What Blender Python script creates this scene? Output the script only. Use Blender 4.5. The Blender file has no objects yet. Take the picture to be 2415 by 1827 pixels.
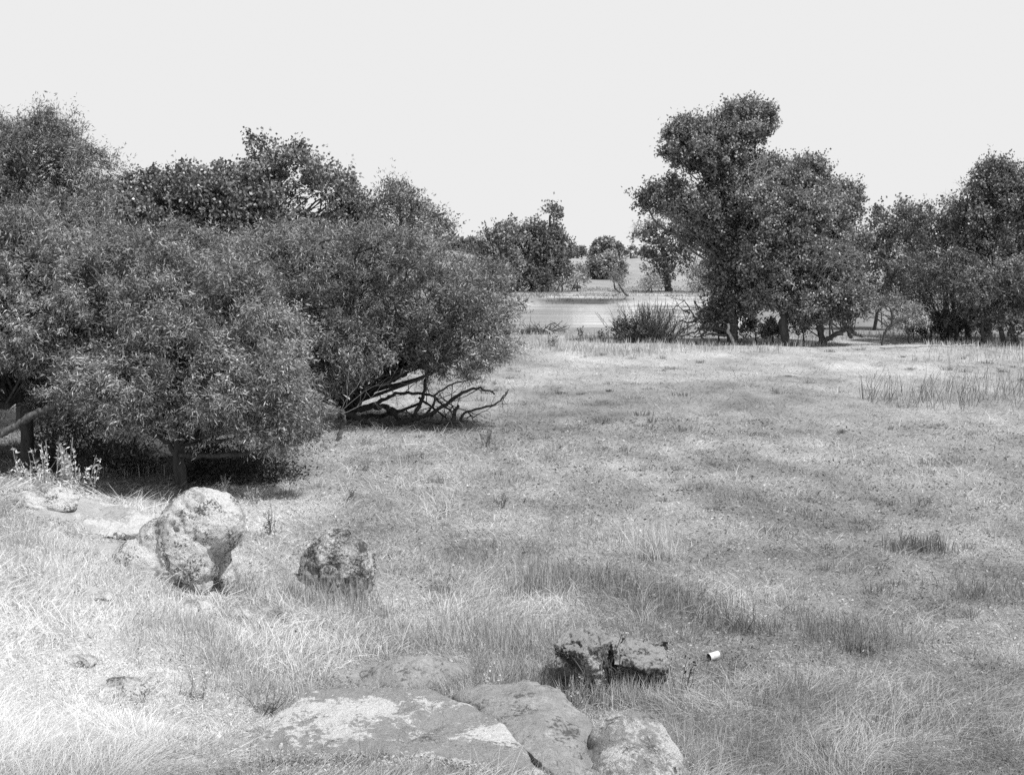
import bpy, bmesh, math, time
import numpy as np
from mathutils import Vector
T0 = time.time()
sc = bpy.context.scene
COL = sc.collection
rng = np.random.default_rng(7)

# ------------------------------------------------------------------ camera
F = 1267.0; W, H = 1024, 774
PITCH = math.radians(5.81); CAMZ = 3.6
cp, sp = math.cos(PITCH), math.sin(PITCH)
cd = bpy.data.cameras.new('camera'); cam = bpy.data.objects.new('camera', cd); COL.objects.link(cam)
cam.location = (0, 0, CAMZ); cam.rotation_euler = (math.pi/2 - PITCH, 0, 0)
cd.sensor_width = 36; cd.lens = 36*F/W; cd.clip_end = 20000; cd.clip_start = 0.1
sc.camera = cam

def ray(px, py):
    x = (px-512)/F; v = (387-py)/F
    return np.array([x, cp+v*sp, -sp+v*cp])
def P(px, py, Y):
    d = ray(px, py); return np.array([0, 0, CAMZ]) + d*(Y/d[1])

# ------------------------------------------------------------------ noise
def _h(ix, iy, iz, s):
    n = (ix.astype(np.int64)*374761393 + iy.astype(np.int64)*668265263 + iz.astype(np.int64)*1274126177 + s*974711) & 0x7fffffff
    n = ((n ^ (n >> 13))*1103515245) & 0x7fffffff
    n = (n ^ (n >> 16))
    n = (n*12345677) & 0x7fffffff
    return ((n >> 7) & 0xffff)/65535.0*2-1
def vn(p, s=0):
    p = np.asarray(p, float); i = np.floor(p).astype(np.int64); f = p-i; f = f*f*(3-2*f)
    r = 0
    for dx in (0, 1):
        wx = f[..., 0] if dx else 1-f[..., 0]
        for dy in (0, 1):
            wy = f[..., 1] if dy else 1-f[..., 1]
            for dz in (0, 1):
                wz = f[..., 2] if dz else 1-f[..., 2]
                r = r + wx*wy*wz*_h(i[..., 0]+dx, i[..., 1]+dy, i[..., 2]+dz, s)
    return r
def fbm(p, s=0, o=4, g=.5):
    a = 1; r = 0; p = np.asarray(p, float)
    for k in range(o):
        r = r + a*vn(p, s+k*17); a *= g; p = p*2.03+3.1
    return r
def n2(x, y, sc_, s=0, o=3):
    return fbm(np.stack([x/sc_, y/sc_, np.zeros_like(x)+.37], -1), s, o)
def ss(t):
    t = np.clip(t, 0, 1); return t*t*(3-2*t)

# ------------------------------------------------------------------ terrain
WATER = -0.35
def zt(x, y):
    x = np.asarray(x, float); y = np.asarray(y, float)
    a = .95*ss((10.0-y)/4.5)*ss((2.6-x)/3.6)
    b = 1.25*ss((17.0-y)/4.5)*ss((-1.0-x)/4.2)
    z = np.maximum(a, b) + .35*np.minimum(a, b)
    fade = ss((60-y)/15)
    z = z + fade*(n2(x, y, 7, 3, 2)*.09 + n2(x, y, 1.6, 9, 2)*.035)
    # river bed, wandering banks
    nb = 71.0 + n2(x, y*0, 14, 21, 2)*1.5; fb = 106 + n2(x, y*0, 18, 23, 2)*3 - 7*ss((4-x)/6)*ss((x+6)/4)
    u_ = x/np.maximum(y, 1)
    bed = ss((y-nb+3.5)/7)*ss((fb+1.2-y)/2.4)*ss((.2-u_)/.03)
    z = z - .75*bed - .12*ss((y-56)/10)
    # far bank flats then the hill
    z = z + .30*ss((y-fb)/5)
    t = np.clip((y-140)/220, 0, None)
    hill = 3.75*np.minimum(t, 1)**1.15
    u = x/np.maximum(y, 1)
    hill = hill*(1 + .75*ss((-.00-u)/.06) + .1*np.sin(u*60)) - np.clip(t-1, 0, 3)*2.2
    z = z + hill*ss((y-130)/20)
    far = ss((y-1500)/1200)*(18+14*n2(x, y*0, 420, 41, 3))
    z = z + far + .25*n2(x, y, 40, 33, 2)*ss((y-120)/60)
    return z
def at(px, py, zoff=0):
    d = ray(px, py); o = np.array([0, 0, CAMZ]); t = 2.0
    ts = np.concatenate([np.arange(2, 80, .02), np.arange(80, 600, .2)])
    q = o[None]+d[None]*ts[:, None]
    below = q[:, 2] < zt(q[:, 0], q[:, 1])+zoff
    k = np.argmax(below) if below.any() else len(ts)-1
    p = q[k].copy(); return p
def ground(x, y):
    return float(zt(np.array([x]), np.array([y]))[0])

# ground cover tone at world places, with painted shade and light leak: patches (px,py,rx,ry,delta)
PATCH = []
for (px, py, rx, ry, dl) in [  # pale left bank: bleached grass plus a light leak painted into the tone
    (60, 570, 150, 120, .3), (40, 490, 90, 30, .15), (60, 700, 220, 110, .3), (330, 640, 140, 60, .14), (500, 660, 80, 60, .1), (120, 448, 170, 22, -.3), (230, 470, 60, 18, -.25), (950, 333, 90, 7, -.2), (410, 418, 80, 10, -.12),  # strong negative deltas paint the shade under the willows and right grove
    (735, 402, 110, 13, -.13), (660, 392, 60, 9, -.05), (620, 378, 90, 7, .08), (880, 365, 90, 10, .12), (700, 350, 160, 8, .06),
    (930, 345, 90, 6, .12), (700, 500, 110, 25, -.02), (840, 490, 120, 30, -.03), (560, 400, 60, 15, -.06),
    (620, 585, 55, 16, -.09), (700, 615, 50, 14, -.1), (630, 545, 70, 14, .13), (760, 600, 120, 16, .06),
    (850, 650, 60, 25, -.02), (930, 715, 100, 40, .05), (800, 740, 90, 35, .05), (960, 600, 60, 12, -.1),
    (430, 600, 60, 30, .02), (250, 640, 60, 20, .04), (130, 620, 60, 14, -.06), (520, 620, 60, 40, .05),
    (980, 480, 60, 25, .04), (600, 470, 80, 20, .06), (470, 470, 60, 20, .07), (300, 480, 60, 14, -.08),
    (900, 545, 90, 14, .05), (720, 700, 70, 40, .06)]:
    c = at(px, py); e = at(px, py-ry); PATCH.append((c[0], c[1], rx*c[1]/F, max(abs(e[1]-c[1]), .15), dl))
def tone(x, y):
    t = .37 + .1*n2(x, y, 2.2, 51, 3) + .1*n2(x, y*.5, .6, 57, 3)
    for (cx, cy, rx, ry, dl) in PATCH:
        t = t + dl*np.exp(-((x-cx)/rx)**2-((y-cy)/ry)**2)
    nb = 71.0
    t = np.where((y > 62) & (y < 110), .27+.05*n2(x, y*.4, 3, 61, 2), t)
    t = np.where(y >= 106, .33+.05*n2(x, y*.3, 6, 63, 3), t)
    # pale sand bars, and cut bank shade painted dark, beyond the water
    t = t + np.where((y > 100) & (y < 140), .3*ss(n2(x*.35, y, 2.6, 71, 2)*2.4-.3)*np.exp(-((y-117)/10)**2), 0)
    t = t - np.where((y > 100) & (y < 135), .3*ss(n2(x*.3, y, 2.2, 77, 2)*2.4-.4)*np.exp(-((y-110)/6)**2), 0)
    return np.clip(t, .1, .85)

# ------------------------------------------------------------------ mesh helpers
def link(o, parent=None):
    COL.objects.link(o)
    if parent is not None: o.parent = parent
    return o
def mesh_np(name, V, faces, mat, parent=None, attr=None, smooth=False, loc=None):
    """faces: (n,k) int array, or list of such arrays"""
    V = np.asarray(V, np.float32).reshape(-1, 3)
    if loc is not None: V = V - np.asarray(loc, np.float32)[None]
    if not isinstance(faces, list): faces = [faces]
    me = bpy.data.meshes.new(name)
    me.vertices.add(len(V)); me.vertices.foreach_set('co', V.ravel())
    nl = sum(f.size for f in faces); nf = sum(len(f) for f in faces)
    me.loops.add(nl); me.loops.foreach_set('vertex_index', np.concatenate([f.ravel() for f in faces]).astype(np.int32))
    me.polygons.add(nf)
    tot = np.concatenate([np.full(len(f), f.shape[1]) for f in faces]).astype(np.int32)
    st = np.concatenate([[0], np.cumsum(tot)[:-1]]).astype(np.int32)
    me.polygons.foreach_set('loop_start', st); me.polygons.foreach_set('loop_total', tot)
    if smooth: me.polygons.foreach_set('use_smooth', np.ones(nf, bool))
    me.update(calc_edges=True)
    if attr is not None:
        a = me.attributes.new('tone', 'FLOAT', 'POINT'); a.data.foreach_set('value', np.asarray(attr, np.float32))
    me.materials.append(mat)
    o = bpy.data.objects.new(name, me); link(o, parent)
    if loc is not None and parent is None: o.location = tuple(float(v) for v in loc)
    return o
def unit(v):
    return v/np.maximum(np.linalg.norm(v, axis=-1, keepdims=True), 1e-9)
def rdir(n, r=rng):
    return unit(r.normal(size=(n, 3)))
def smooth_path(pts, k=5, wob=0, r=rng):
    pts = np.asarray(pts, float)
    if len(pts) < 3: 
        t = np.linspace(0, 1, k+1)[:, None]; out = pts[0]*(1-t)+pts[-1]*t
    else:
        q = np.vstack([2*pts[0]-pts[1], pts, 2*pts[-1]-pts[-2]]); out = []
        for i in range(1, len(q)-2):
            for t in np.linspace(0, 1, k, endpoint=False):
                a, b, c, d = q[i-1:i+3]
                out.append(.5*(2*b+(c-a)*t+(2*a-5*b+4*c-d)*t*t+(3*b-a-3*c+d)*t**3))
        out.append(pts[-1]); out = np.array(out)
    if wob: 
        w = r.normal(size=out.shape)*wob; w[0] = 0; out = out+w
    return out
class Tubes:
    def __init__(s): s.V = []; s.Fq = []; s.n = 0; s.A = []
    def add(s, path, r0, r1, sides=6, tone_=.1, gnarl=0.0):
        p = np.asarray(path, float); n = len(p)
        if n < 2: return
        t = unit(np.gradient(p, axis=0)); ref = np.array([.13, .97, .2])
        a = unit(np.cross(t, ref)+1e-6); b = np.cross(t, a)
        ang = np.arange(sides)*2*math.pi/sides
        R = np.linspace(0, 1, n); R = r0*(1-R)+r1*R
        if gnarl: R = R*(1+gnarl*rng.normal(size=n))
        ring = p[:, None]+R[:, None, None]*(np.cos(ang)[None, :, None]*a[:, None]+np.sin(ang)[None, :, None]*b[:, None])
        s.V.append(ring.reshape(-1, 3)); i = np.arange(n-1)[:, None]*sides; j = np.arange(sides)[None]; k = (j+1) % sides
        s.Fq.append((s.n+np.stack([i+j, i+k, i+sides+k, i+sides+j], -1)).reshape(-1, 4)); s.A.append(np.full(n*sides, tone_))
        s.n += n*sides
    def build(s, name, mat, parent=None, loc=None):
        return mesh_np(name, np.vstack(s.V), np.vstack(s.Fq), mat, parent, np.concatenate(s.A), smooth=True, loc=loc)
def tag(o, label, cat=None, group=None, kind=None):
    if label: o['label'] = label
    if cat: o['category'] = cat
    if group: o['group'] = group
    if kind: o['kind'] = kind
    return o
def empty(name, loc, label, cat, group=None):
    o = bpy.data.objects.new(name, None); link(o); o.location = tuple(float(v) for v in loc); o.empty_display_size = .2
    return tag(o, label, cat, group)

# ------------------------------------------------------------------ materials
def newmat(name):
    m = bpy.data.materials.new(name); m.use_nodes = True; nt = m.node_tree; nt.nodes.clear()
    out = nt.nodes.new('ShaderNodeOutputMaterial'); return m, nt, out
def nd(nt, t, **kw):
    n = nt.nodes.new(t)
    for k, v in kw.items():
        if k in n.inputs: n.inputs[k].default_value = v
        else: setattr(n, k, v)
    return n
def mathn(nt, op, a, b=None, clamp=False):
    n = nt.nodes.new('ShaderNodeMath'); n.operation = op; n.use_clamp = clamp
    for i, v in enumerate((a, b)):
        if v is None: continue
        if isinstance(v, (int, float)): n.inputs[i].default_value = v
        else: nt.links.new(v, n.inputs[i])
    return n.outputs[0]
def noise(nt, scale, detail=4, rough=.55, vec=None, dist=0):
    n = nt.nodes.new('ShaderNodeTexNoise'); n.inputs['Scale'].default_value = scale; n.inputs['Detail'].default_value = detail
    n.inputs['Roughness'].default_value = rough; n.inputs['Distortion'].default_value = dist
    if vec is not None: nt.links.new(vec, n.inputs['Vector'])
    return n.outputs['Fac']
def ramp(nt, fac, stops):
    n = nt.nodes.new('ShaderNodeValToRGB'); e = n.color_ramp.elements
    while len(e) < len(stops): e.new(.5)
    for i, (p, v) in enumerate(stops): e[i].position = p; e[i].color = (v, v, v, 1)
    nt.links.new(fac, n.inputs['Fac']); return n.outputs['Color']
def attr_fac(nt):
    n = nt.nodes.new('ShaderNodeAttribute'); n.attribute_name = 'tone'; return n.outputs['Fac']
def leaf_mat(name, trans=.3, gain=1.0, rough=.5, spec=.35):
    m, nt, out = newmat(name); L = nt.links
    a = mathn(nt, 'MULTIPLY', attr_fac(nt), gain)
    p = nd(nt, 'ShaderNodeBsdfPrincipled', Roughness=rough); p.inputs['Specular IOR Level'].default_value = spec
    L.new(a, p.inputs['Base Color'])
    t = nd(nt, 'ShaderNodeBsdfTranslucent'); L.new(a, t.inputs['Color'])
    mx = nd(nt, 'ShaderNodeMixShader'); mx.inputs[0].default_value = trans
    L.new(p.outputs[0], mx.inputs[1]); L.new(t.outputs[0], mx.inputs[2]); L.new(mx.outputs[0], out.inputs[0]); return m
def bark_mat(name, lo, hi, scale=9):
    m, nt, out = newmat(name); L = nt.links
    tc = nd(nt, 'ShaderNodeTexCoord'); mp = nd(nt, 'ShaderNodeMapping'); mp.inputs['Scale'].default_value = (1, 1, .25)
    L.new(tc.outputs['Object'], mp.inputs['Vector'])
    n = noise(nt, scale, 6, .65, mp.outputs[0]); p = nd(nt, 'ShaderNodeBsdfPrincipled', Roughness=.9)
    L.new(ramp(nt, n, [(.3, lo), (.7, hi)]), p.inputs['Base Color'])
    b = nd(nt, 'ShaderNodeBump', Strength=.8, Distance=.03); L.new(n, b.inputs['Height']); L.new(b.outputs[0], p.inputs['Normal'])
    L.new(p.outputs[0], out.inputs[0]); return m
def rock_mat(name, base=(.22, .36), pale=.62, pthr=(.52, .6), dark=.07, dthr=(.62, .68), scale=3.0, amt=1.0, seed=0.0, top=0):
    m, nt, out = newmat(name); L = nt.links
    tc = nd(nt, 'ShaderNodeTexCoord'); mp = nd(nt, 'ShaderNodeMapping'); mp.inputs['Location'].default_value = (seed, seed*1.7, seed*.6)
    L.new(tc.outputs['Object'], mp.inputs['Vector']); v = mp.outputs[0]
    fine = noise(nt, scale*14, 8, .75, v)
    b0 = ramp(nt, mathn(nt, 'MULTIPLY_ADD', noise(nt, scale*1.6, 6, .65, v), .5) if False else noise(nt, scale*1.6, 10, .75, v), [(.3, base[0]), (.7, base[1])])
    pm = ramp(nt, mathn(nt, 'ADD', mathn(nt, 'MULTIPLY', noise(nt, scale*.55, 2, .5, v), .55), mathn(nt, 'MULTIPLY', noise(nt, scale*5, 8, .7, v, .4), .45)), [(pthr[0], 0), (pthr[1], 1)])
    dm = ramp(nt, mathn(nt, 'ADD', mathn(nt, 'MULTIPLY', noise(nt, scale*.9+1.3, 2, .5, v), .4), mathn(nt, 'MULTIPLY', noise(nt, scale*8+3, 6, .7, v, .3), .6)), [(dthr[0], 0), (dthr[1], 1)])
    x1 = nd(nt, 'ShaderNodeMixRGB'); L.new(mathn(nt, 'MULTIPLY', pm, amt), x1.inputs[0]); L.new(b0, x1.inputs[1]); x1.inputs[2].default_value = (pale, pale, pale, 1)
    x2 = nd(nt, 'ShaderNodeMixRGB'); L.new(mathn(nt, 'MULTIPLY', dm, .85), x2.inputs[0]); L.new(x1.outputs[0], x2.inputs[1]); x2.inputs[2].default_value = (dark, dark, dark, 1)
    x3 = nd(nt, 'ShaderNodeMixRGB', blend_type='MULTIPLY'); x3.inputs[0].default_value = .55
    L.new(x2.outputs[0], x3.inputs[1]); L.new(ramp(nt, fine, [(.25, .45), (.65, 1.25)]), x3.inputs[2])
    p = nd(nt, 'ShaderNodeBsdfPrincipled', Roughness=.92); p.inputs['Specular IOR Level'].default_value = .15
    col = x3.outputs[0]
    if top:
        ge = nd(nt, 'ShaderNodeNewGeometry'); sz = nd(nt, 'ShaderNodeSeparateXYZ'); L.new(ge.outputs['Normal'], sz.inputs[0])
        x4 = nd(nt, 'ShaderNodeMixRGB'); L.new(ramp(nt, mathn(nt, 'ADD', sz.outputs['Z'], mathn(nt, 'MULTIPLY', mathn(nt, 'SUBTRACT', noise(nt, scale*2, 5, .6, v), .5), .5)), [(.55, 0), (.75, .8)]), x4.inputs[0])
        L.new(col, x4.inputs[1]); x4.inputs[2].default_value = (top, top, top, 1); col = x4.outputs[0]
    L.new(col, p.inputs['Base Color'])
    h = mathn(nt, 'ADD', noise(nt, scale*3, 9, .7, v), mathn(nt, 'MULTIPLY', fine, .35))
    b = nd(nt, 'ShaderNodeBump', Strength=1.0, Distance=.06); L.new(h, b.inputs['Height']); L.new(b.outputs[0], p.inputs['Normal'])
    L.new(p.outputs[0], out.inputs[0]); return m

M_willow = leaf_mat('willow_leaf', .2, 1.8, .5, .3)
M_cotton = leaf_mat('cottonwood_leaf', .25, 2.5, .5, .3)
M_far = leaf_mat('far_leaf', .3, 2.0, .6, .2)  # lighter leaf colour stands in for haze over the far trees
M_grass = leaf_mat('dry_grass', .25, 1.0, .6, .2)
M_weed = leaf_mat('dry_weed', .2, 1.0, .7, .2)
M_bark = bark_mat('willow_bark', .03, .11)
M_barkc = bark_mat('cottonwood_bark', .07, .2, 4)
M_dead = bark_mat('dead_wood', .22, .5, 12)
M_deaddark = bark_mat('weathered_wood', .06, .16, 12)

# ------------------------------------------------------------------ world and sun
SUN_EL, SUN_AZ = math.radians(62), math.radians(125)     # azimuth measured from +Y towards +X
w = bpy.data.worlds.new('World'); sc.world = w; w.use_nodes = True; nt = w.node_tree; nt.nodes.clear()
sky = nt.nodes.new('ShaderNodeTexSky'); sky.sky_type = 'NISHITA'; sky.sun_disc = False
sky.sun_elevation = SUN_EL; sky.sun_rotation = SUN_AZ; sky.air_density = 1.0; sky.dust_density = 1.0; sky.altitude = 0
bw = nt.nodes.new('ShaderNodeRGBToBW'); nt.links.new(sky.outputs[0], bw.inputs[0])
SKYCAP = 8.45
tcw = nt.nodes.new('ShaderNodeTexCoord'); sx = nt.nodes.new('ShaderNodeSeparateXYZ'); nt.links.new(tcw.outputs['Generated'], sx.inputs[0])
mr = nt.nodes.new('ShaderNodeMapRange'); mr.inputs['From Min'].default_value = .2; mr.inputs['From Max'].default_value = .55; mr.inputs['To Min'].default_value = 3.2; mr.inputs['To Max'].default_value = 1.5
nt.links.new(sx.outputs['Z'], mr.inputs['Value'])
mn = mathn(nt, 'MINIMUM', mathn(nt, 'MULTIPLY', bw.outputs[0], mr.outputs[0]), SKYCAP)
bg = nt.nodes.new('ShaderNodeBackground'); bg.inputs['Strength'].default_value = .1
nt.links.new(mn, bg.inputs['Color']); wo = nt.nodes.new('ShaderNodeOutputWorld'); nt.links.new(bg.outputs[0], wo.inputs[0])
sd = bpy.data.lights.new('sun', 'SUN'); so = bpy.data.objects.new('sun', sd); COL.objects.link(so)
sd.energy = 4.9; sd.angle = math.radians(.53); sd.color = (1, 1, 1)
sv = Vector((math.sin(SUN_AZ)*math.cos(SUN_EL), math.cos(SUN_AZ)*math.cos(SUN_EL), math.sin(SUN_EL)))
so.rotation_euler = sv.to_track_quat('Z', 'Y').to_euler(); so.location = (20, -20, 60)
sc.view_settings.view_transform = 'Standard'; sc.view_settings.look = 'None'; sc.view_settings.exposure = 0; sc.view_settings.gamma = 1
sc.cycles.use_denoising = False
sc.cycles.max_bounces = 6; sc.cycles.diffuse_bounces = 3; sc.cycles.glossy_bounces = 2; sc.cycles.transmission_bounces = 3; sc.cycles.transparent_max_bounces = 4
sc.cycles.caustics_reflective = False; sc.cycles.caustics_refractive = False

# ------------------------------------------------------------------ ground sheet
def build_ground():
    th = np.radians(np.linspace(-85, 85, 561)); r = np.exp(np.linspace(math.log(1.2), math.log(9000), 520))
    # extra density at 60..400
    R, TH = np.meshgrid(r, th, indexing='ij'); X = R*np.sin(TH); Y = R*np.cos(TH)
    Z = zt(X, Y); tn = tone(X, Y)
    near = ss((30-R)/20); Z = Z + near*.012*n2(X, Y, .12, 5, 2)
    n, m = X.shape; V = np.stack([X, Y, Z], -1).reshape(-1, 3)
    i = np.arange(n-1)[:, None]*m; j = np.arange(m-1)[None]
    Fq = np.stack([i+j, i+m+j, i+m+j+1, i+j+1], -1).reshape(-1, 4)[:, ::-1]
    m_, nt, out = newmat('ground_dry_grass'); L = nt.links
    tc = nd(nt, 'ShaderNodeTexCoord'); v = tc.outputs['Object']
    mp = nd(nt, 'ShaderNodeMapping'); mp.inputs['Scale'].default_value = (1, .35, 1); L.new(v, mp.inputs['Vector'])
    f1 = noise(nt, 38, 8, .8, v); f2 = noise(nt, 5, 8, .75, v); f3 = noise(nt, .55, 8, .72, mp.outputs[0])
    k = mathn(nt, 'ADD', mathn(nt, 'ADD', mathn(nt, 'MULTIPLY', ramp(nt, f1, [(.3, 0), (.7, 1)]), .55), mathn(nt, 'MULTIPLY', ramp(nt, f2, [(.3, 0), (.7, 1)]), .45)), mathn(nt, 'MULTIPLY', ramp(nt, f3, [(.3, 0), (.7, 1)]), .4))
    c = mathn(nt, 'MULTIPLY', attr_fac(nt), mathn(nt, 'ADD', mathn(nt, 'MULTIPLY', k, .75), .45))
    p = nd(nt, 'ShaderNodeBsdfPrincipled', Roughness=.95); p.inputs['Specular IOR Level'].default_value = .1; L.new(c, p.inputs['Base Color'])
    b = nd(nt, 'ShaderNodeBump', Strength=.9, Distance=.05); L.new(mathn(nt, 'ADD', f2, f1), b.inputs['Height']); L.new(b.outputs[0], p.inputs['Normal'])
    L.new(p.outputs[0], out.inputs[0])
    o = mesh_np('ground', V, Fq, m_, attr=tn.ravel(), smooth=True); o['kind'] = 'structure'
    # water
    xs = np.linspace(-400, 400, 2); ys = np.array([60., 118.])
    V = np.array([[x, y, WATER] for y in ys for x in xs])
    mw, nt, out = newmat('river_water'); L = nt.links
    tc = nd(nt, 'ShaderNodeTexCoord'); mp = nd(nt, 'ShaderNodeMapping'); mp.inputs['Scale'].default_value = (.12, 1.0, 1); L.new(tc.outputs['Object'], mp.inputs['Vector'])
    n = noise(nt, 1.3, 5, .6, mp.outputs[0]); n_ = noise(nt, .12, 3, .6, mp.outputs[0])
    p = nd(nt, 'ShaderNodeBsdfPrincipled', Roughness=.1); p.inputs['IOR'].default_value = 1.33; mp2 = nd(nt, 'ShaderNodeMapping'); mp2.inputs['Scale'].default_value = (.05, 1.0, 1); L.new(tc.outputs['Object'], mp2.inputs['Vector']); st = noise(nt, .55, 4, .6, mp2.outputs[0]); L.new(ramp(nt, st, [(.4, .2), (.58, .8)]), p.inputs['Base Color']); L.new(ramp(nt, st, [(.4, .25), (.6, .06)]), p.inputs['Roughness'])  # streaks in the base colour paint in dark and pale ripple reflections
    b = nd(nt, 'ShaderNodeBump', Strength=.3, Distance=.03); L.new(mathn(nt, 'MULTIPLY', n, ramp(nt, n_, [(.4, .15), (.6, 1)])), b.inputs['Height']); L.new(b.outputs[0], p.inputs['Normal'])
    L.new(p.outputs[0], out.inputs[0])
    o = mesh_np('river', V, np.array([[0, 1, 3, 2]]), mw); o['kind'] = 'structure'
build_ground()

# ------------------------------------------------------------------ rocks
ROCKFOOT = []       # (x, y, rx, ry) footprints kept free of grass
def rock(name, label, blobs, mat, Y, vox=.02, sm=None, disp=(.05, .02), freq=2.5, hulls=(), foot=True, fn=None, cat='boulder', group=None, base=None):
    """blobs (px,py,rx,ry,dy,rd) at depth Y; hulls: lists of (px,py,dy)"""
    bm = bmesh.new(); s = Y/F; loc = P(*(base or (blobs[0][0], blobs[0][1]) if blobs or base else hulls[0][0][:2]), Y)
    for (px, py, rx, ry, dy, rd) in blobs:
        c = P(px, py, Y+dy); k = (Y+dy)/F
        r = bmesh.ops.create_icosphere(bm, subdivisions=4, radius=1)
        for v in r['verts']: v.co = Vector(c-loc)+Vector((v.co.x*rx*k, v.co.y*rd, v.co.z*ry*k))
        if foot: ROCKFOOT.append((c[0], c[1], rx*k*.93, rd*.93, c[2]+ry*k))
    for h in hulls:
        vs = [bm.verts.new(Vector(P(px, py, Y+dy)-loc)) for (px, py, dy) in h]
        g = bmesh.ops.convex_hull(bm, input=vs)
        for v in [e for e in g['geom_unused'] if isinstance(e, bmesh.types.BMVert)]: bm.verts.remove(v)
        q = np.array([P(px, py, Y+dy) for (px, py, dy) in h]); c = q.mean(0)
        if foot: ROCKFOOT.append((c[0], c[1], np.ptp(q[:, 0])*.5, np.ptp(q[:, 1])*.45, q[:, 2].max()))
    me = bpy.data.meshes.new(name+'_src'); bm.to_mesh(me); bm.free()
    o = bpy.data.objects.new(name, me); link(o)
    md = o.modifiers.new('r', 'REMESH'); md.mode = 'VOXEL'; md.voxel_size = vox; md.use_smooth_shade = True
    md2 = o.modifiers.new('s', 'SMOOTH'); md2.iterations = sm if sm is not None else (1 if hulls and not blobs else 5); md2.factor = .5
    dg = bpy.context.evaluated_depsgraph_get(); dg.update()
    me2 = bpy.data.meshes.new_from_object(o.evaluated_get(dg)); o.modifiers.clear(); o.data = me2; bpy.data.meshes.remove(me)
    n = len(me2.vertices); V = np.empty(n*3, np.float32); me2.vertices.foreach_get('co', V); V = V.reshape(-1, 3).astype(float)
    N = np.empty(n*3, np.float32); me2.vertices.foreach_get('normal', N); N = N.reshape(-1, 3)
    S = V+loc[None]
    d = disp[0]*fbm(S*freq, 5, 3)+disp[1]*fbm(S*freq*4, 9, 4, .6)
    # ridged cracks
    d = d - disp[1]*2.2*ss(1-np.abs(vn(S*freq*.55, 31)+.15*vn(S*freq*3,37))*11)
    V = V+N*d[:, None]
    if fn: V = fn(V, N, S)
    me2.vertices.foreach_set('co', V.astype(np.float32).ravel()); me2.polygons.foreach_set('use_smooth', np.ones(len(me2.polygons), bool)); me2.update()
    me2.materials.clear(); me2.materials.append(mat); me2.name = name
    o.location = tuple(float(v) for v in loc); tag(o, label, cat, group)
    return o
def crack(path, depth=.06, width=.03):
    """groove along a world polyline (x,y) plane seen from above"""
    path = np.asarray(path)
    def f(V, N, S):
        dm = np.full(len(S), 9.)
        for a, b in zip(path[:-1], path[1:]):
            ab = b-a; t = np.clip(((S-a) @ ab)/(ab @ ab), 0, 1); q = a+t[:, None]*ab
            dm = np.minimum(dm, np.linalg.norm(S-q, axis=1))
        dm = dm+width*.8*fbm(S*14, 3, 2)+width*.3
        return V-N*(depth*ss(1-dm/width))[:, None]
    return f

R_pale = rock_mat('lichen_rock_pale', (.22, .48), .74, (.41, .5), .06, (.53, .57), 5, 1, 1.0)
R_mid = rock_mat('lichen_rock_grey', (.24, .42), .66, (.5, .57), .05, (.5, .56), 4.5, .9, 5.0)
R_big = rock_mat('outcrop_rock', (.29, .45), .74, (.515, .545), .1, (.58, .64), 4.6, 1, 9.3)
R_slab = rock_mat('slab_rock', (.28, .46), .62, (.55, .62), .09, (.53, .6), 3.0, .6, 3.1)
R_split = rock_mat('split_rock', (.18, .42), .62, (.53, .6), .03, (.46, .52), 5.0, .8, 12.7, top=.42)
R_white = rock_mat('bleached_slab', (.36, .52), .66, (.45, .5), .2, (.6, .66), 3, 1, 2.2)
R_round = rock_mat('round_rock', (.3, .42), .72, (.47, .53), .09, (.55, .6), 6.0, 1, 7.4)

def depth(px, py): return float(at(px, py)[1])
Y1 = depth(195, 584)
rock('boulder', 'large round-headed pale lichen boulder on a narrow neck beside the shaded willow', [
    (203, 524, 42, 37, 0, .33), (184, 536, 30, 36, -.04, .32), (160, 545, 22, 30, -.02, .28), (182, 562, 36, 26, -.1, .32), (150, 566, 40, 30, -.08, .32),
    (226, 566, 7, 26, .07, .09), (122, 582, 28, 18, -.05, .25), (186, 554, 32, 38, -.08, .36), (175, 580, 36, 22, -.1, .3)], R_pale, Y1, .012, disp=(.035, .011), freq=3.4,
    fn=crack([P(172, 502, Y1-.24), P(175, 515, Y1-.29), P(173, 526, Y1-.3), P(182, 545, Y1-.33), P(179, 556, Y1-.36), P(168, 562, Y1-.4), P(165, 575, Y1-.45)], .07, .05))
Y2 = depth(335, 590)
rock('boulder', 'grey weathered boulder with pale face, leafy weed against its right side', [
    (334, 566, 30, 32, 0, .26), (352, 564, 20, 29, .05, .28), (312, 580, 18, 24, 0, .2), (356, 582, 16, 22, 0, .2)], R_mid, Y2, .012, sm=2, disp=(.045, .018), freq=3.6,
    hulls=[[(298, 556, 0), (320, 532, .05), (350, 527, .1), (368, 556, .1), (372, 590, 0), (300, 596, -.1), (335, 596, -.22), (330, 545, -.15)]])
Y3 = depth(640, 692)
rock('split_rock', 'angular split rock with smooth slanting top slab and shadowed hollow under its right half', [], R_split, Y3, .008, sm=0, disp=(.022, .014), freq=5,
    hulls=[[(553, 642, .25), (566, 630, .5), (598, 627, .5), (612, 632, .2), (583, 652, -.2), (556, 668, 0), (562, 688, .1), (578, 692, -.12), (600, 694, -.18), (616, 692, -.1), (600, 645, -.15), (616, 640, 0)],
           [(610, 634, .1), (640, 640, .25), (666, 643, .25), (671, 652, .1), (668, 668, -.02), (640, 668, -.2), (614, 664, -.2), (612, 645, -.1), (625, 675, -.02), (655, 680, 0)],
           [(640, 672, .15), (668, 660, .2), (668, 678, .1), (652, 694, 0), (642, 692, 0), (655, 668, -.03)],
           [(612, 670, .15), (650, 672, .25), (650, 692, .2), (612, 694, .0), (630, 690, .0)]], cat='rock', base=(612, 690))
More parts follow.
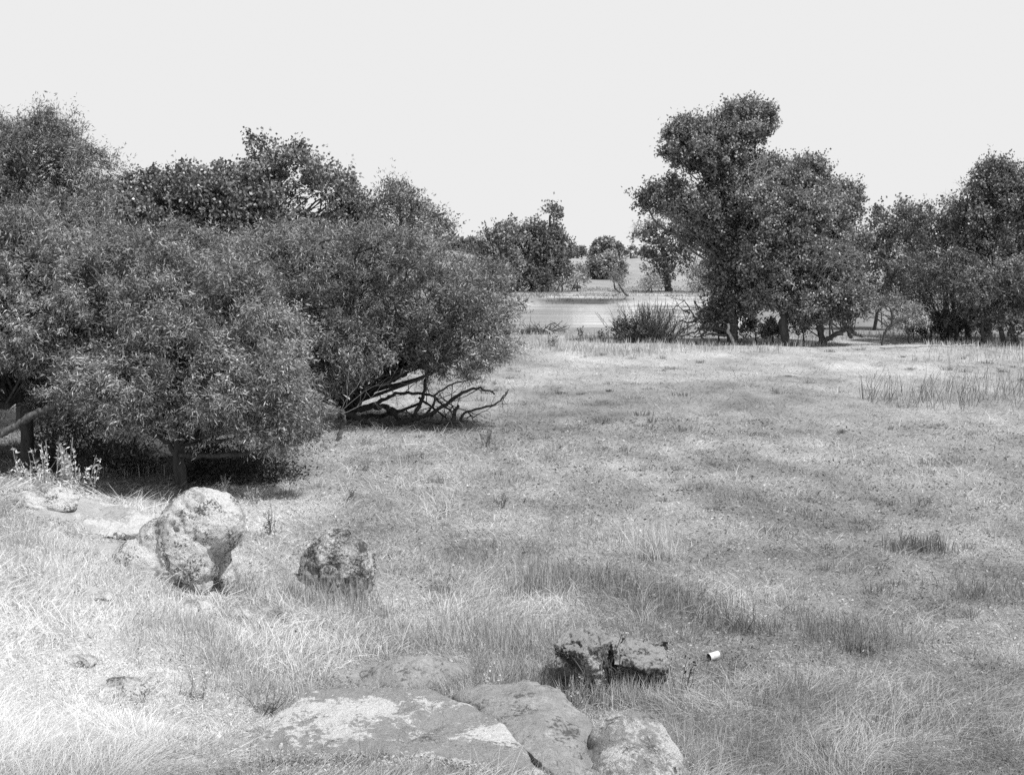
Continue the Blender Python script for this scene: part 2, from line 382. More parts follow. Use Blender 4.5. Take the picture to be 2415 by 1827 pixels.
Y4 = depth(630, 766)-.15
rock('boulder', 'rounded speckled boulder at the bottom right of the outcrop, crossed by dark lichen bands', [
    (630, 752, 46, 44, .05, .24), (645, 762, 38, 38, .0, .22), (612, 770, 34, 36, 0, .2), (655, 790, 40, 40, 0, .25), (632, 810, 54, 72, -.25, .3)], R_round, Y4, .011, disp=(.015, .005), freq=4)
Y5 = depth(400, 745)
cr = [P(470, 704, Y5+.25), P(497, 722, Y5+.05), P(520, 742, Y5-.2), P(556, 778, Y5-.5)]
cr = [P(470, 700, Y5+.45), P(497, 722, Y5+.15), P(520, 744, Y5-.2), P(556, 782, Y5-.7)]
rock('rock_outcrop', 'big sloping grey rock outcrop splashed with white lichen at the bottom of the picture', [], R_big, Y5, .02, sm=7, disp=(.035, .01), freq=2.0, cat='rock', base=(400, 760),
    hulls=[[(312, 690, .5), (345, 684, .6), (395, 686, .65), (442, 689, .6), (486, 710, .3), (524, 744, -.25), (566, 795, -.9), (400, 780, -1.0), (215, 795, -.9), (255, 742, -.1), (286, 708, .25), (370, 712, .15), (330, 712, .2),
            (300, 790, .5), (460, 790, .6), (566, 880, -.9), (215, 880, -.9), (250, 830, -.1), (530, 830, -.2)]])
rock('rock_slab', 'low grey rock slab sloping right of the long dark crack', [], R_slab, Y5+.05, .018, sm=7, disp=(.03, .012), freq=2.4, cat='rock', base=(540, 730),
    hulls=[[(452, 693, .85), (490, 682, 1.0), (525, 676, 1.0), (558, 688, .8), (590, 718, .45), (606, 760, -.1), (590, 800, -.8), (548, 768, -.7), (508, 728, -.02), (484, 706, .4), (540, 712, .3),
            (452, 770, .85), (540, 770, 1.0), (606, 830, 0), (590, 860, -.8), (540, 840, -.6)]])
Y7 = depth(410, 680)
rock('low_rock', 'low flat mottled rock in grass above the big outcrop', [
    (415, 682, 52, 26, .1, .4), (383, 686, 34, 18, .1, .35), (450, 684, 26, 17, .2, .3)], R_slab, Y7, .016, disp=(.03, .012), freq=3.0, cat='rock')
for (px, py, rx, ry, nm, lb, mt) in [
    (45, 496, 34, 15, 'boulder', 'bleached mound-shaped boulder at the left edge of the bank', R_pale),
    (197, 606, 22, 12, 'small_rock', 'small pale spotted rock just below the round-headed boulder', R_pale),
    (240, 612, 13, 8, 'small_rock', 'smaller smooth pale rock right of the spotted one', R_pale),
    (276, 612, 15, 7, 'small_rock', 'low grey rock half buried in grass left of the weathered boulder', R_mid),
    (120, 686, 28, 13, 'small_rock', 'low lichen mottled rock in lower left grass', R_pale),
    (82, 658, 18, 7, 'small_rock', 'flat white rock sunk in grass of the lower left slope', R_pale),
    (180, 762, 28, 12, 'small_rock', 'white speckled rock at bottom left below the outcrop', R_pale),
    (385, 612, 12, 4, 'small_rock', 'small flat rock among tall grass right of the weathered boulder', R_mid),
    (100, 594, 16, 6, 'small_rock', 'low crumbly pale rock on the bright left slope', R_pale),
    ]:
    Y = depth(px, py+ry*.5)
    k = Y/F
    rock(nm, lb, [(px, py+ry*.35, rx, ry, .05, rx*k*.8), (px-rx*.3, py+ry*.4, rx*.6, ry*.8, -.05, rx*k*.7), (px+rx*.45, py+ry*.6, rx*.5, ry*.6, .0, rx*k*.5)], mt, Y, .012 if rx > 13 else .008, disp=(.02, .01), freq=4, cat='boulder' if nm == 'boulder' else 'rock')
Y = depth(100, 516)
rock('rock_slab', 'flat white bedrock slab lying left of the round-headed boulder', [
    (75, 517, 46, 7, .1, .7), (118, 524, 44, 7, .0, .6), (142, 533, 24, 6, -.1, .3)], R_white, Y, .02, disp=(.035, .02), freq=4, cat='rock')

# ------------------------------------------------------------------ foliage
def leaf_quads(p, d, L, Wd, tn, r=rng, fold=.15):
    n = len(p); s = unit(np.cross(d, rdir(n, r))); u = np.cross(d, s)
    L = L[:, None]; Wd = Wd[:, None]
    m = p+d*L*.45+u*L*fold*r.normal(size=(n, 1))*.6
    V = np.stack([p, m+s*Wd*.5, p+d*L+u*L*fold*r.normal(size=(n, 1)), m-s*Wd*.5], 1).reshape(-1, 3)
    return V, np.repeat(tn, 4)
def quads_of(nv): return np.arange(nv).reshape(-1, 4)
def to_ell(es):
    out = []
    for (px, py, rx, ry, Y, rd) in es:
        k = Y/F; out.append((P(px, py, Y), np.array([rx*k, rd, ry*k])))
    return out
def crown(ells, br, nt_, nl, leaf, tn=(.1, .03), dens=1.0, seed=0, spread=.35, shoot=.3, droop=.3, inner=.15, lobes=0):
    """ells (centre, radii); boughs on the shell, tufts on the boughs, leaves on the tufts"""
    r = np.random.default_rng(seed); B = []
    if lobes:
        sub = []
        for c, R in ells:
            n = lobes; q = rdir(n, r); q[:, 2] = q[:, 2]*.85+.12; g = float(np.prod(R)**(1/3))
            for d in q:
                cc = c+d*R*r.uniform(.55, .78); f = g*r.uniform(.34, .6)
                if sum(((((cc-c2)/R2)**2).sum() < .3) for c2, R2 in ells) > 0: continue
                sub.append((cc, np.array([f*r.uniform(.9, 1.3), f, f*r.uniform(.7, .95)])))
            sub.append((c, R*.72))
        ells = sub
    for c, R in ells:
        a = 4*math.pi*((R[0]*R[2])**1.6/3+(R[0]*R[1])**1.6/3+(R[1]*R[2])**1.6/3)**(1/1.6)
        n = max(3, int(dens*a/(br*br*2.2)))
        q = rdir(n, r); rr = np.where(r.random(n) < inner, r.uniform(.2, .7, n), r.uniform(.78, 1.0, n))
        rr = rr*(1+.24*vn(q*2.3+seed*1.7, 3)+.1*vn(q*5+seed, 5))
        b = c+q*R*rr[:, None]
        keep = np.ones(n, bool)
        for c2, R2 in ells:
            if c2 is c: continue
            keep &= ~((((b-c2)/R2)**2).sum(1) < (.6 if lobes else .45))
        B.append(b[keep])
    B = np.vstack(B); cen = np.mean([c for c, _ in ells], 0)
    nb = len(B); bs = r.uniform(.55, 1.25, nb)*br
    # tufts: on upper/outer side of each bough
    tb = np.repeat(np.arange(nb), nt_); n = len(tb)
    out = unit(B-cen+np.array([0, 0, .4])); q = unit(rdir(n, r)+out[tb]*.55+np.array([0, 0, .35]))
    tp = B[tb]+q*(bs[tb]*r.uniform(.45, 1.05, n))[:, None]*np.array([1, 1, .8])
    td = unit(q*.8+out[tb]*.5+r.normal(size=(n, 3))*.4+np.array([0, 0, .25]))
    tt = tn[0]*(1+.28*r.normal(size=n))*(1+.2*vn(tp*.8, seed % 97))*(1+.22*r.normal(size=nb))[tb].clip(.5, 1.6)
    # leaves
    lb = np.repeat(np.arange(n), nl); m = len(lb); t = r.uniform(0, 1, m)
    Ls = shoot*r.uniform(.5, 1.2, n)*np.where(r.random(n) < .17, 2.2, 1)
    td[Ls > shoot*1.3] = unit(td[Ls > shoot*1.3]+np.array([0, 0, .7]))
    p = tp[lb]+td[lb]*(t*Ls[lb])[:, None]+r.normal(size=(m, 3))*(spread*(.35+.3*t))[:, None]*shoot*.85
    p[:, 2] -= droop*(t**2)*Ls[lb]*.6
    d = unit(td[lb]*.5+r.normal(size=(m, 3))*.6-np.array([0, 0, droop])[None])
    L = leaf[0]*r.uniform(.6, 1.3, m); Wd = leaf[1]*r.uniform(.7, 1.25, m)
    tl = np.clip(tt[lb]*np.exp(.42*r.normal(size=m)), .015, .4)
    V, A = leaf_quads(p, d, L, Wd, tl, r)
    return V, A, B, bs
def spray(tb, p, d, L, r, lev, rg, spreadA=.55, up=.0, tone_=.3, n=3):
    k = 5; pts = [p]; dd = d.copy()
    for i in range(k):
        dd = unit(dd+rg.normal(size=3)*.18+np.array([0, 0, up])); pts.append(pts[-1]+dd*L/k)
    pts = np.array(pts); tb.add(pts, r, r*.35, 4 if lev < 2 else 5, tone_)
    if lev > 0:
        for j in range(n):
            t = rg.integers(2, k+1); q = pts[t]; nd_ = unit(dd+rg.normal(size=3)*spreadA)
            spray(tb, q, nd_, L*rg.uniform(.4, .75), r*.5, lev-1, rg, spreadA, up, tone_, n)
def tree(name, label, cat, base, ells, trunk, br=.45, nt_=10, nl=14, leaf=(.09, .02), tn=(.11, .03), dens=1.0, seed=1, mats=None, r0=.14,
         spread=.35, shoot=.3, droop=.3, limbs=(), twigs=True, group=None, inner=.15, lobes=0, lt=0):
    mats = mats or (M_willow, M_bark); base = np.asarray(base, float)
    root = empty(name, base, label, cat, group); E = to_ell(ells)
    V, A, B, bs = crown(E, br, nt_, nl, leaf, tn, dens, seed, spread, shoot, droop, inner, lobes)
    r = np.random.default_rng(seed+5)
    tb = Tubes(); tp = smooth_path(trunk, 6, r0*.12, r); tb.add(tp, r0, r0*.45, 8, gnarl=.08)
    for (pts, a, b) in limbs: tb.add(smooth_path(pts, 6, a*.25, r), a, b, 7, gnarl=.08)
    for (pts, a, b) in (limbs if lt else ()):
        q = smooth_path(pts, 6, a*.25, r)
        for _ in range(lt):
            k = r.integers(2, len(q)); spray(tb, q[k], unit(r.normal(size=3)*[1, .5, .8]+np.array([0, 0, .25])), r.uniform(.25, .7), .012, 2, r)
    if twigs:
        src = [tp[int(len(tp)*.34):]]+[smooth_path(l[0], 6) for l in limbs if l[1] > r0*.6]
        S = np.vstack(src)
        for b in B[r.random(len(B)) < .4]:
            dd = np.linalg.norm(S-b, axis=1)+2.5*np.maximum(0, S[:, 2]-b[2]+.45*np.linalg.norm(S[:, :2]-b[:2], axis=1))
            k = int(np.argmin(dd*r.uniform(.75, 1.35, len(dd)))); a = S[k]; L = np.linalg.norm(b-a)
            if L < .15 or b[2]-a[2] < .25*L or L > 14*r0+.7: continue
            mid = a*.5+b*.5+r.normal(size=3)*L*np.array([.13, .13, .06])+np.array([0, 0, .06*L]); m2 = mid*.5+b*.5+r.normal(size=3)*L*.1
            rr = min(r0*.4, .008+.012*L)
            tb.add(smooth_path([a, mid, m2, b], 3), rr, rr*.3, 5)
    tr = tb.build('trunk', mats[1], root, loc=base); cr = mesh_np('crown', V, quads_of(len(V)), mats[0], root, A, loc=base)
    return root
def G(px, Y): 
    x = (px-512)/F*Y/ (cp); return np.array([x, Y, ground(x, Y)])
def gx(px, Y):
    p = P(px, 400, Y); return np.array([p[0], Y, ground(p[0], Y)-.05])
WL = (.098, .018)
CW = (.10, .085)

# --- willows at left
b = gx(20, 27); tree('willow_tree', 'tallest feathery willow rising at the far left edge', 'tree', b,
    [(25, 172, 62, 48, 27, 1.5), (75, 192, 30, 40, 27, 1.0), (-45, 180, 60, 60, 27, 1.5), (20, 235, 70, 45, 27, 1.5), (80, 245, 30, 28, 26.5, .8), (-30, 260, 60, 60, 27, 1.3), (62, 222, 38, 22, 26.6, .9)],
    [b, P(22, 330, 27), P(20, 240, 27), P(25, 170, 27)], .25, 9, 19, WL, (.13, .03), 1.0, 11, lobes=9, droop=.25, shoot=.27)
b = gx(27, 21.5); tree('willow_tree', 'bright-leaved willow with forked dark trunk, in front of the tallest willow', 'tree', b,
    [(15, 300, 62, 60, 21.5, 1.2), (60, 282, 40, 36, 21.5, .9), (-50, 320, 55, 80, 21.5, 1.2), (95, 262, 24, 24, 23, .7), (30, 345, 45, 34, 21, .8), (5, 240, 38, 30, 22, .8), (10, 365, 40, 30, 22.5, .9), (-60, 380, 60, 50, 21.5, 1.2)],
    [b, P(27, 400, 21.5), P(28, 370, 21.5), P(24, 320, 21.5), P(15, 280, 21.5)], .22, 9, 19, WL, (.15, .035), 1.0, 12, lobes=9, r0=.13, droop=.35, shoot=.24,
    limbs=[([P(27, 392, 21.5), P(5, 405, 21), P(-25, 412, 20.5)], .08, .05), ([P(29, 386, 21.4), P(50, 386, 21.2), P(75, 388, 21)], .03, .02), ([P(28, 388, 21.4), P(48, 394, 21), P(68, 403, 20.8)], .06, .05)])
b = gx(345, 28.3)
def c2(cx, cy, Y): return P(254.5+cx*.1521, 212+cy*.1521, Y)
lm = []
for pts, Y, a, bb in [
    ([(640, 1320), (680, 1250), (760, 1180), (800, 1110), (930, 1080), (1050, 1020)], 28, .11, .07),
    ([(560, 1310), (700, 1350), (830, 1395), (1050, 1355), (1200, 1300), (1350, 1190), (1480, 1160), (1590, 1185)], 27.2, .075, .02),
    ([(640, 1290), (800, 1280), (900, 1300), (950, 1360)], 27.8, .075, .05),
    ([(780, 1265), (870, 1220), (960, 1190), (1120, 1195), (1180, 1210), (1230, 1260), (1300, 1310)], 27.6, .045, .02),
    ([(440, 1330), (470, 1230), (540, 1195), (650, 1170), (830, 1150), (900, 1130)], 28, .07, .03),
    ([(1040, 1350), (1100, 1240), (1130, 1100), (1145, 1030), (1180, 960)], 27.4, .045, .03),
    ([(1100, 1360), (1180, 1260), (1190, 1200), (1300, 1130), (1480, 1090)], 27.5, .03, .015),
    ([(1080, 1215), (1180, 1290), (1260, 1350)], 27.7, .03, .02),
    ([(1100, 1365), (1230, 1380), (1340, 1372), (1400, 1310), (1580, 1260), (1640, 1210), (1672, 1160)], 27.0, .045, .012),
    ([(1310, 1365), (1318, 1300), (1345, 1270)], 27.0, .05, .025), ([(1318, 1310), (1300, 1270)], 27.0, .02, .01),
    ([(1400, 1310), (1440, 1350)], 27, .02, .01), ([(700, 1340), (900, 1320), (1090, 1260)], 28.3, .06, .03),
    ([(650, 1290), (640, 1200), (700, 1120)], 28.2, .06, .04)]:
    lm.append(([c2(x, y, Y) for x, y in pts], a, bb))
tree('willow_tree', 'broad spreading willow with bare gnarled limbs showing under its right side', 'tree', b,
    [(442, 308, 66, 52, 27, 1.6), (476, 330, 28, 34, 26.5, .9), (385, 300, 80, 60, 27.5, 2.0), (300, 292, 72, 60, 27.5, 1.9), (335, 342, 70, 34, 26.5, 1.4), (415, 345, 82, 28, 27, 1.3), (328, 372, 28, 22, 26.8, .9), (240, 270, 44, 40, 28, 1.4), (472, 347, 34, 24, 26.5, .9), (340, 262, 60, 34, 28, 1.2), (270, 340, 50, 50, 27, 1.4)],
    [b, c2(600, 1300, 28.2), c2(520, 1150, 28.2), c2(500, 900, 28.2), c2(450, 600, 28)], .25, 9, 20, WL, (.135, .03), 1.0, 13, lobes=9, lt=4, limbs=lm, r0=.17, droop=.25, shoot=.26)
b = gx(180, 19.8)
tree('willow_tree', 'low front willow drooping over dark shade behind the round-headed boulder', 'tree', b,
    [(250, 402, 66, 42, 19.3, .9), (155, 372, 82, 50, 19.6, 1.3), (190, 318, 92, 52, 20.5, 1.3), (112, 300, 50, 48, 21, 1.0), (110, 385, 46, 40, 19.6, .8), (222, 416, 44, 22, 18.9, .6), (285, 422, 32, 22, 19, .5), (260, 350, 50, 40, 20.5, .9), (170, 260, 60, 22, 22, .8), (70, 395, 40, 34, 22, 1.0), (150, 410, 40, 24, 19.6, .7), (240, 372, 30, 26, 19.3, .5), (60, 340, 40, 40, 21, 1)],
    [b, P(178, 455, 19.8), P(182, 420, 19.8), P(170, 370, 19.9), P(185, 320, 20.2)], .2, 9, 20, (.088, .0165), (.145, .035), 1.0, 14, lobes=9, r0=.11, droop=.4, shoot=.22,
    limbs=[([P(180, 455, 19.7), P(215, 455, 19.3), P(255, 452, 19), P(285, 440, 19)], .045, .02), ([P(178, 460, 19.8), P(165, 440, 19.8), P(130, 425, 19.8), P(105, 400, 19.8)], .05, .02), ([P(178, 450, 19.8), P(200, 430, 19.6), P(240, 410, 19.4)], .05, .02)])
b = gx(240, 20.6)
tree('bush', 'dark low bush in the deep shade under the low front willow', 'bush', b, [(240, 474, 42, 20, 20.6, .6), (205, 468, 20, 16, 20.6, .4), (275, 482, 22, 12, 20.4, .35)], [b, P(240, 470, 20.6)], .2, 9, 12, (.08, .025), (.035, .012), 1, 18, r0=.03, droop=.2)  # leaf tone here and in the next scrub darkened to paint willow shade
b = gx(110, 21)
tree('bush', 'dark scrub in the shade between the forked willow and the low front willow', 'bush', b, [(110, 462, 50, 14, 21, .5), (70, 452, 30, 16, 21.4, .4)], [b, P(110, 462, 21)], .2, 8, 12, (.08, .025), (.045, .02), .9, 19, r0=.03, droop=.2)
# --- cottonwoods behind
b = gx(185, 36); tree('cottonwood_tree', 'dense round-topped cottonwood behind the low front willow', 'tree', b,
    [(148, 208, 30, 28, 36, 1.2), (182, 200, 34, 34, 36, 1.3), (226, 200, 26, 32, 36, 1.1), (180, 238, 70, 34, 36, 1.6), (130, 232, 22, 24, 36, .8), (235, 232, 30, 26, 36, 1)],
    [b, P(190, 330, 36), P(190, 260, 36), P(195, 200, 36)], .26, 8, 13, CW, (.085, .02), 1.05, 15, lobes=8, mats=(M_cotton, M_barkc), spread=.6, shoot=.26, inner=.3)
b = gx(300, 37); tree('cottonwood_tree', 'open cottonwood with ragged twiggy top and sky showing through', 'tree', b,
    [(258, 158, 9, 18, 37, .4), (250, 178, 14, 14, 37, .5), (278, 168, 14, 18, 37, .6), (300, 165, 12, 18, 37, .5), (275, 200, 32, 26, 37, 1.1), (330, 188, 24, 18, 37, .9), (345, 210, 17, 22, 37, .8), (300, 232, 52, 20, 37, 1.2), (330, 230, 24, 10, 37, .6), (260, 225, 30, 30, 37, 1)],
    [b, P(300, 330, 37), P(285, 260, 37), P(275, 200, 37), P(262, 160, 37)], .3, 9, 11, CW, (.085, .02), .85, 16, (M_cotton, M_bark), spread=.6, shoot=.26)
b = gx(398, 37); tree('young_cottonwood', 'small feathery tree peeking above the right shoulder of the broad willow', 'tree', b,
    [(398, 208, 22, 20, 37, .8), (385, 228, 26, 24, 37, .9), (420, 232, 22, 24, 37, .8), (368, 222, 8, 16, 37, .4), (436, 240, 12, 16, 37, .5), (400, 196, 7, 8, 37, .3)],
    [b, P(400, 330, 37), P(400, 260, 37), P(400, 200, 37)], .28, 10, 12, (.1, .035), (.11, .025), 1.0, 17, droop=.2, r0=.1)

# --- big cottonwoods at right
CR = (M_cotton, M_barkc); CWB = (.105, .088)
b = gx(731, 54.5); tree('cottonwood_tree', 'tallest leaning cottonwood, its crown stepping up to a spire against the sky', 'tree', b,
    [(746, 136, 17, 17, 54, 1.0), (735, 120, 5, 13, 54, .4), (749, 118, 5, 12, 54, .4), (762, 122, 4, 14, 54, .35), (672, 148, 9, 14, 54, .5), (690, 134, 7, 10, 54, .4), (732, 138, 26, 24, 54, 1.1), (757, 132, 8, 15, 54, .5), (700, 152, 32, 26, 54, 1.4), (684, 160, 14, 15, 54, .8), (722, 170, 30, 22, 54, 1.2),
     (668, 200, 26, 19, 54, 1.1), (662, 202, 12, 11, 54, .6), (700, 208, 34, 22, 54, 1.4), (740, 212, 30, 34, 54, 1.5), (722, 232, 28, 20, 54, 1.1), (738, 260, 22, 34, 54, 1.2), (722, 285, 18, 30, 54, .9), (746, 296, 16, 26, 54, .8), (716, 318, 12, 16, 54, .6)],
    [b, P(731, 310, 54), P(737, 260, 54), P(748, 190, 54), P(752, 140, 54)], .34, 9, 17, CWB, (.09, .024), 1.05, 21, lobes=8, mats=CR, r0=.28, spread=.5, shoot=.32, droop=.05, inner=.25,
    limbs=[([P(748, 185, 54), P(720, 175, 54), P(690, 165, 54)], .12, .05), ([P(740, 235, 54), P(710, 215, 54), P(670, 205, 54)], .12, .04), ([P(752, 165, 54), P(757, 130, 54)], .09, .03)])
b = gx(785, 53); tree('cottonwood_tree', 'broad cottonwood with thick pale trunk, right beside the tallest one', 'tree', b,
    [(775, 182, 24, 24, 54, 1.2), (795, 185, 26, 26, 54, 1.2), (765, 205, 20, 22, 53, 1), (790, 222, 42, 34, 53, 1.7), (770, 258, 30, 30, 52.5, 1.3), (800, 262, 28, 24, 53, 1.2), (765, 295, 16, 22, 53, .8), (808, 200, 14, 22, 53, .8)],
    [b, P(784, 318, 53), P(787, 295, 53), P(791, 270, 53), P(790, 220, 53), P(790, 185, 54)], .34, 9, 17, CWB, (.1, .025), 1.05, 22, lobes=8, mats=(M_cotton, M_bark), r0=.2, spread=.5, shoot=.32, droop=.05, inner=.25,
    limbs=[([P(784, 315, 53), P(775, 300, 53), P(768, 280, 53)], .12, .06), ([P(784, 322, 53), P(800, 306, 53), P(812, 290, 53)], .08, .04)])
b = gx(822, 54); tree('cottonwood_tree', 'rounded cottonwood with hanging dead vines, leaning on a bent short trunk', 'tree', b,
    [(832, 210, 24, 24, 54.5, 1.2), (848, 215, 13, 22, 54.5, .7), (835, 250, 26, 30, 54, 1.2), (838, 290, 26, 24, 53, 1.1), (815, 305, 24, 20, 53, 1), (848, 300, 16, 20, 53, .7), (822, 240, 20, 24, 54, 1), (800, 310, 16, 16, 53, .7)],
    [b, P(819, 325, 53.8), P(818, 312, 53.8), P(824, 270, 54), P(832, 220, 54.3)], .32, 9, 17, CWB, (.09, .024), 1.05, 23, lobes=8, mats=CR, r0=.16, spread=.5, shoot=.32, droop=.05, inner=.25,
    limbs=[([b+np.array([0, 0, .1]), P(830, 337, 53.7), P(842, 331, 53.5), P(848, 329, 53.5), P(855, 333, 53.5), P(862, 336, 53.5)], .12, .06), ([P(848, 329, 53.5), P(851, 338, 53.5)], .09, .08)])
b = gx(872, 66); tree('cottonwood_tree', 'smaller cottonwood between the tall trio and the right edge grove', 'tree', b,
    [(893, 222, 20, 14, 66, 1.0), (908, 228, 14, 16, 66, .8), (877, 236, 15, 18, 66, .8), (893, 250, 26, 18, 66, 1.2), (897, 275, 14, 18, 66, .8), (870, 262, 10, 18, 66, .6), (915, 245, 10, 14, 66, .6)],
    [b, P(880, 300, 66), P(892, 260, 66), P(895, 225, 66)], .55, 11, 12, (.14, .12), (.09, .022), 1.0, 24, (M_cotton, M_bark), r0=.1, spread=.7, shoot=.3, droop=.15)
b = gx(985, 56); tree('cottonwood_tree', 'tall cottonwood at the right edge, highest in the right grove', 'tree', b,
    [(992, 188, 18, 24, 56, 1), (1005, 205, 24, 26, 56, 1.3), (978, 212, 18, 22, 56, 1), (1030, 220, 26, 50, 56, 1.4), (995, 245, 34, 30, 56, 1.6), (1040, 270, 30, 50, 56, 1.4)],
    [b, P(985, 310, 56), P(990, 250, 56), P(993, 190, 56)], .34, 9, 17, CWB, (.09, .024), 1.05, 25, lobes=8, mats=CR, r0=.28, spread=.5, shoot=.32, droop=.05, inner=.25)
b = gx(945, 58); tree('cottonwood_tree', 'low shouldered cottonwood beside the dead snag in the right grove', 'tree', b,
    [(940, 228, 22, 20, 58, 1), (925, 240, 14, 18, 58, .8), (955, 245, 26, 26, 58, 1.2), (935, 262, 24, 20, 58, 1)],
    [b, P(946, 310, 58), P(945, 260, 58), P(942, 230, 58)], .48, 12, 12, CWB, (.08, .022), 1.05, 26, CR, r0=.18, spread=.7, shoot=.3, droop=.15)
b = gx(955, 55); tree('willow_tree', 'dark drooping willow over deep shade in the right grove', 'tree', b,
    [(925, 282, 28, 24, 55, 1.2), (950, 275, 26, 20, 55, 1.1), (955, 298, 38, 26, 55, 1.4), (915, 298, 20, 18, 55, .9), (985, 298, 28, 26, 55, 1.2), (940, 308, 30, 14, 55, 1), (905, 275, 12, 12, 55, .6)],
    [b, P(955, 315, 55), P(950, 290, 55), P(948, 275, 55)], .42, 12, 14, (.14, .035), (.085, .02), 1.1, 27, (M_willow, M_bark), r0=.12, droop=.3,
    limbs=[([b, P(946, 325, 55), P(940, 315, 55)], .1, .05), ([gx(928, 55.5), P(930, 330, 55.5), P(924, 318, 55.5)], .08, .05), ([gx(972, 55), P(967, 330, 55), P(970, 318, 55)], .09, .06)])
b = gx(1003, 52.5); tree('willow_tree', 'light-leaved willow on crooked stems at the right edge', 'tree', b,
    [(1000, 285, 28, 22, 52.5, 1.1), (1015, 300, 34, 28, 52.5, 1.2), (980, 292, 14, 14, 52.5, .6), (1035, 290, 24, 34, 52.5, 1), (1000, 315, 30, 14, 53, .9)],
    [b, P(1000, 325, 52.5), P(1006, 310, 52.5), P(1005, 290, 52.5)], .4, 12, 14, (.13, .05), (.12, .03), 1.1, 28, (M_willow, M_bark), r0=.11, droop=.25,
    limbs=[([gx(984, 52.6), P(982, 330, 52.6), P(985, 320, 52.6)], .09, .05), ([gx(1015, 52.6), P(1012, 328, 52.6), P(1018, 312, 52.6)], .12, .07), ([gx(1008, 52.3), P(1014, 333, 52.3), P(1008, 322, 52.3)], .08, .05)])
b = gx(880, 52.8); tree('small_tree', 'small crooked tree standing alone in the sunlit gap of the right grove', 'tree', b,
    [(872, 306, 10, 8, 52.8, .4), (886, 302, 10, 5, 52.8, .4)], [b, P(886, 330, 52.8), P(892, 322, 52.8), P(890, 308, 52.8), P(880, 304, 52.8)], .25, 7, 9, (.12, .04), (.12, .03), .9, 29, (M_willow, M_bark), r0=.06,
    limbs=[([P(888, 328, 52.8), P(898, 320, 52.8), P(905, 318, 52.8)], .05, .03)])
b = gx(908, 53.6); tree('willow_bush', 'pale rounded willow bush next to the small crooked tree', 'bush', b,
    [(908, 318, 15, 11, 53.6, .6), (915, 325, 10, 8, 53.6, .5), (900, 326, 8, 7, 53.6, .4)], [b, P(908, 330, 53.6), P(908, 318, 53.6)], .25, 9, 11, (.13, .035), (.2, .04), 1, 30, (M_willow, M_bark), r0=.05, droop=.5)
for (sx, sy, rx, ry, Y, lb, tn, sd) in [
    (880, 292, 14, 14, 68, 'hazy bush beyond the sunlit gap left of the right grove', .12, 31),
    (755, 330, 14, 9, 55, 'low dark bush between the trunks of the two big cottonwoods', .1, 32),
    (772, 331, 10, 8, 54, 'small leafy bush left of the thick pale trunk', .11, 33),
    (803, 328, 9, 8, 54, 'scrubby bush tucked right of the thick pale trunk', .1, 34),
    (718, 326, 13, 10, 55.5, 'dark bush at the foot of the tallest cottonwood', .085, 35),
    (940, 325, 30, 8, 57, 'dark scrub added to darken the bright gap behind the right grove trunks', .06, 37),  # added scrub, dark leaves cover the bright ground between the trunks
    (628, 331, 12, 8, 54, 'dark leafy bush at the left foot of the twiggy shrub', .07, 36),
    ]:
    b = gx(sx, Y); k = Y/F
    tree('bush', lb, 'bush', b, [(sx, sy, rx, ry, Y, rx*k*.7), (sx-rx*.4, sy+ry*.3, rx*.6, ry*.7, Y, rx*k*.5)], [b, P(sx, sy, Y)], .24, 8, 10, (.12, .06), (tn, .03), .9, sd, (M_willow, M_bark), r0=.04)

# ------------------------------------------------------------------ far trees
def far_tree(name, label, base, ells, trunk=None, br=.8, leaf=(.3, .2), tn=.11, seed=40, dens=1.0, r0=.3, limbs=(), group=None, nl=10, nt_=8):
    return tree(name, label, 'tree' if 'bush' not in name else 'bush', base, ells, trunk, br, nt_, nl, leaf, (tn, .03), dens, seed, (M_far, M_bark), r0=r0, spread=.8, shoot=.45, droop=.1, limbs=limbs, twigs=True, group=group)
YF = 131.0
b = gx(515, YF)
far_tree('far_cottonwood', 'spreading tree on the far bank, left half of the riverside clump', b,
    [(509, 240, 14, 17, YF, 2), (493, 246, 12, 12, YF, 1.5), (520, 252, 18, 20, YF, 2.2), (510, 268, 24, 16, YF, 2.2), (524, 276, 20, 11, YF, 1.8), (488, 262, 12, 8, YF, 1.2)],
    [b, P(518, 280, YF), P(514, 255, YF), P(510, 238, YF)], .8, seed=41, dens=1.2, tn=.115, limbs=[([gx(509, YF), P(512, 282, YF)], .25, .2), ([gx(530, YF), P(540, 280, YF), P(545, 270, YF)], .3, .2)])
b = gx(541, YF+1)
far_tree('far_cottonwood', 'far bank tree with a loose tuft of leaves on a bare top stem', b,
    [(545, 240, 14, 16, YF, 2), (556, 250, 12, 18, YF, 1.6), (545, 262, 14, 16, YF, 1.8), (561, 262, 8, 14, YF, 1.1), (549, 213, 5, 5, YF, .5), (555, 216, 3, 4, YF, .3), (535, 228, 5, 6, YF, .6)],
    [b, P(546, 275, YF), P(550, 245, YF), P(550, 215, YF)], .7, seed=42, dens=1.2, tn=.1, r0=.25, limbs=[([P(550, 232, YF), P(550, 214, YF)], .07, .03)])
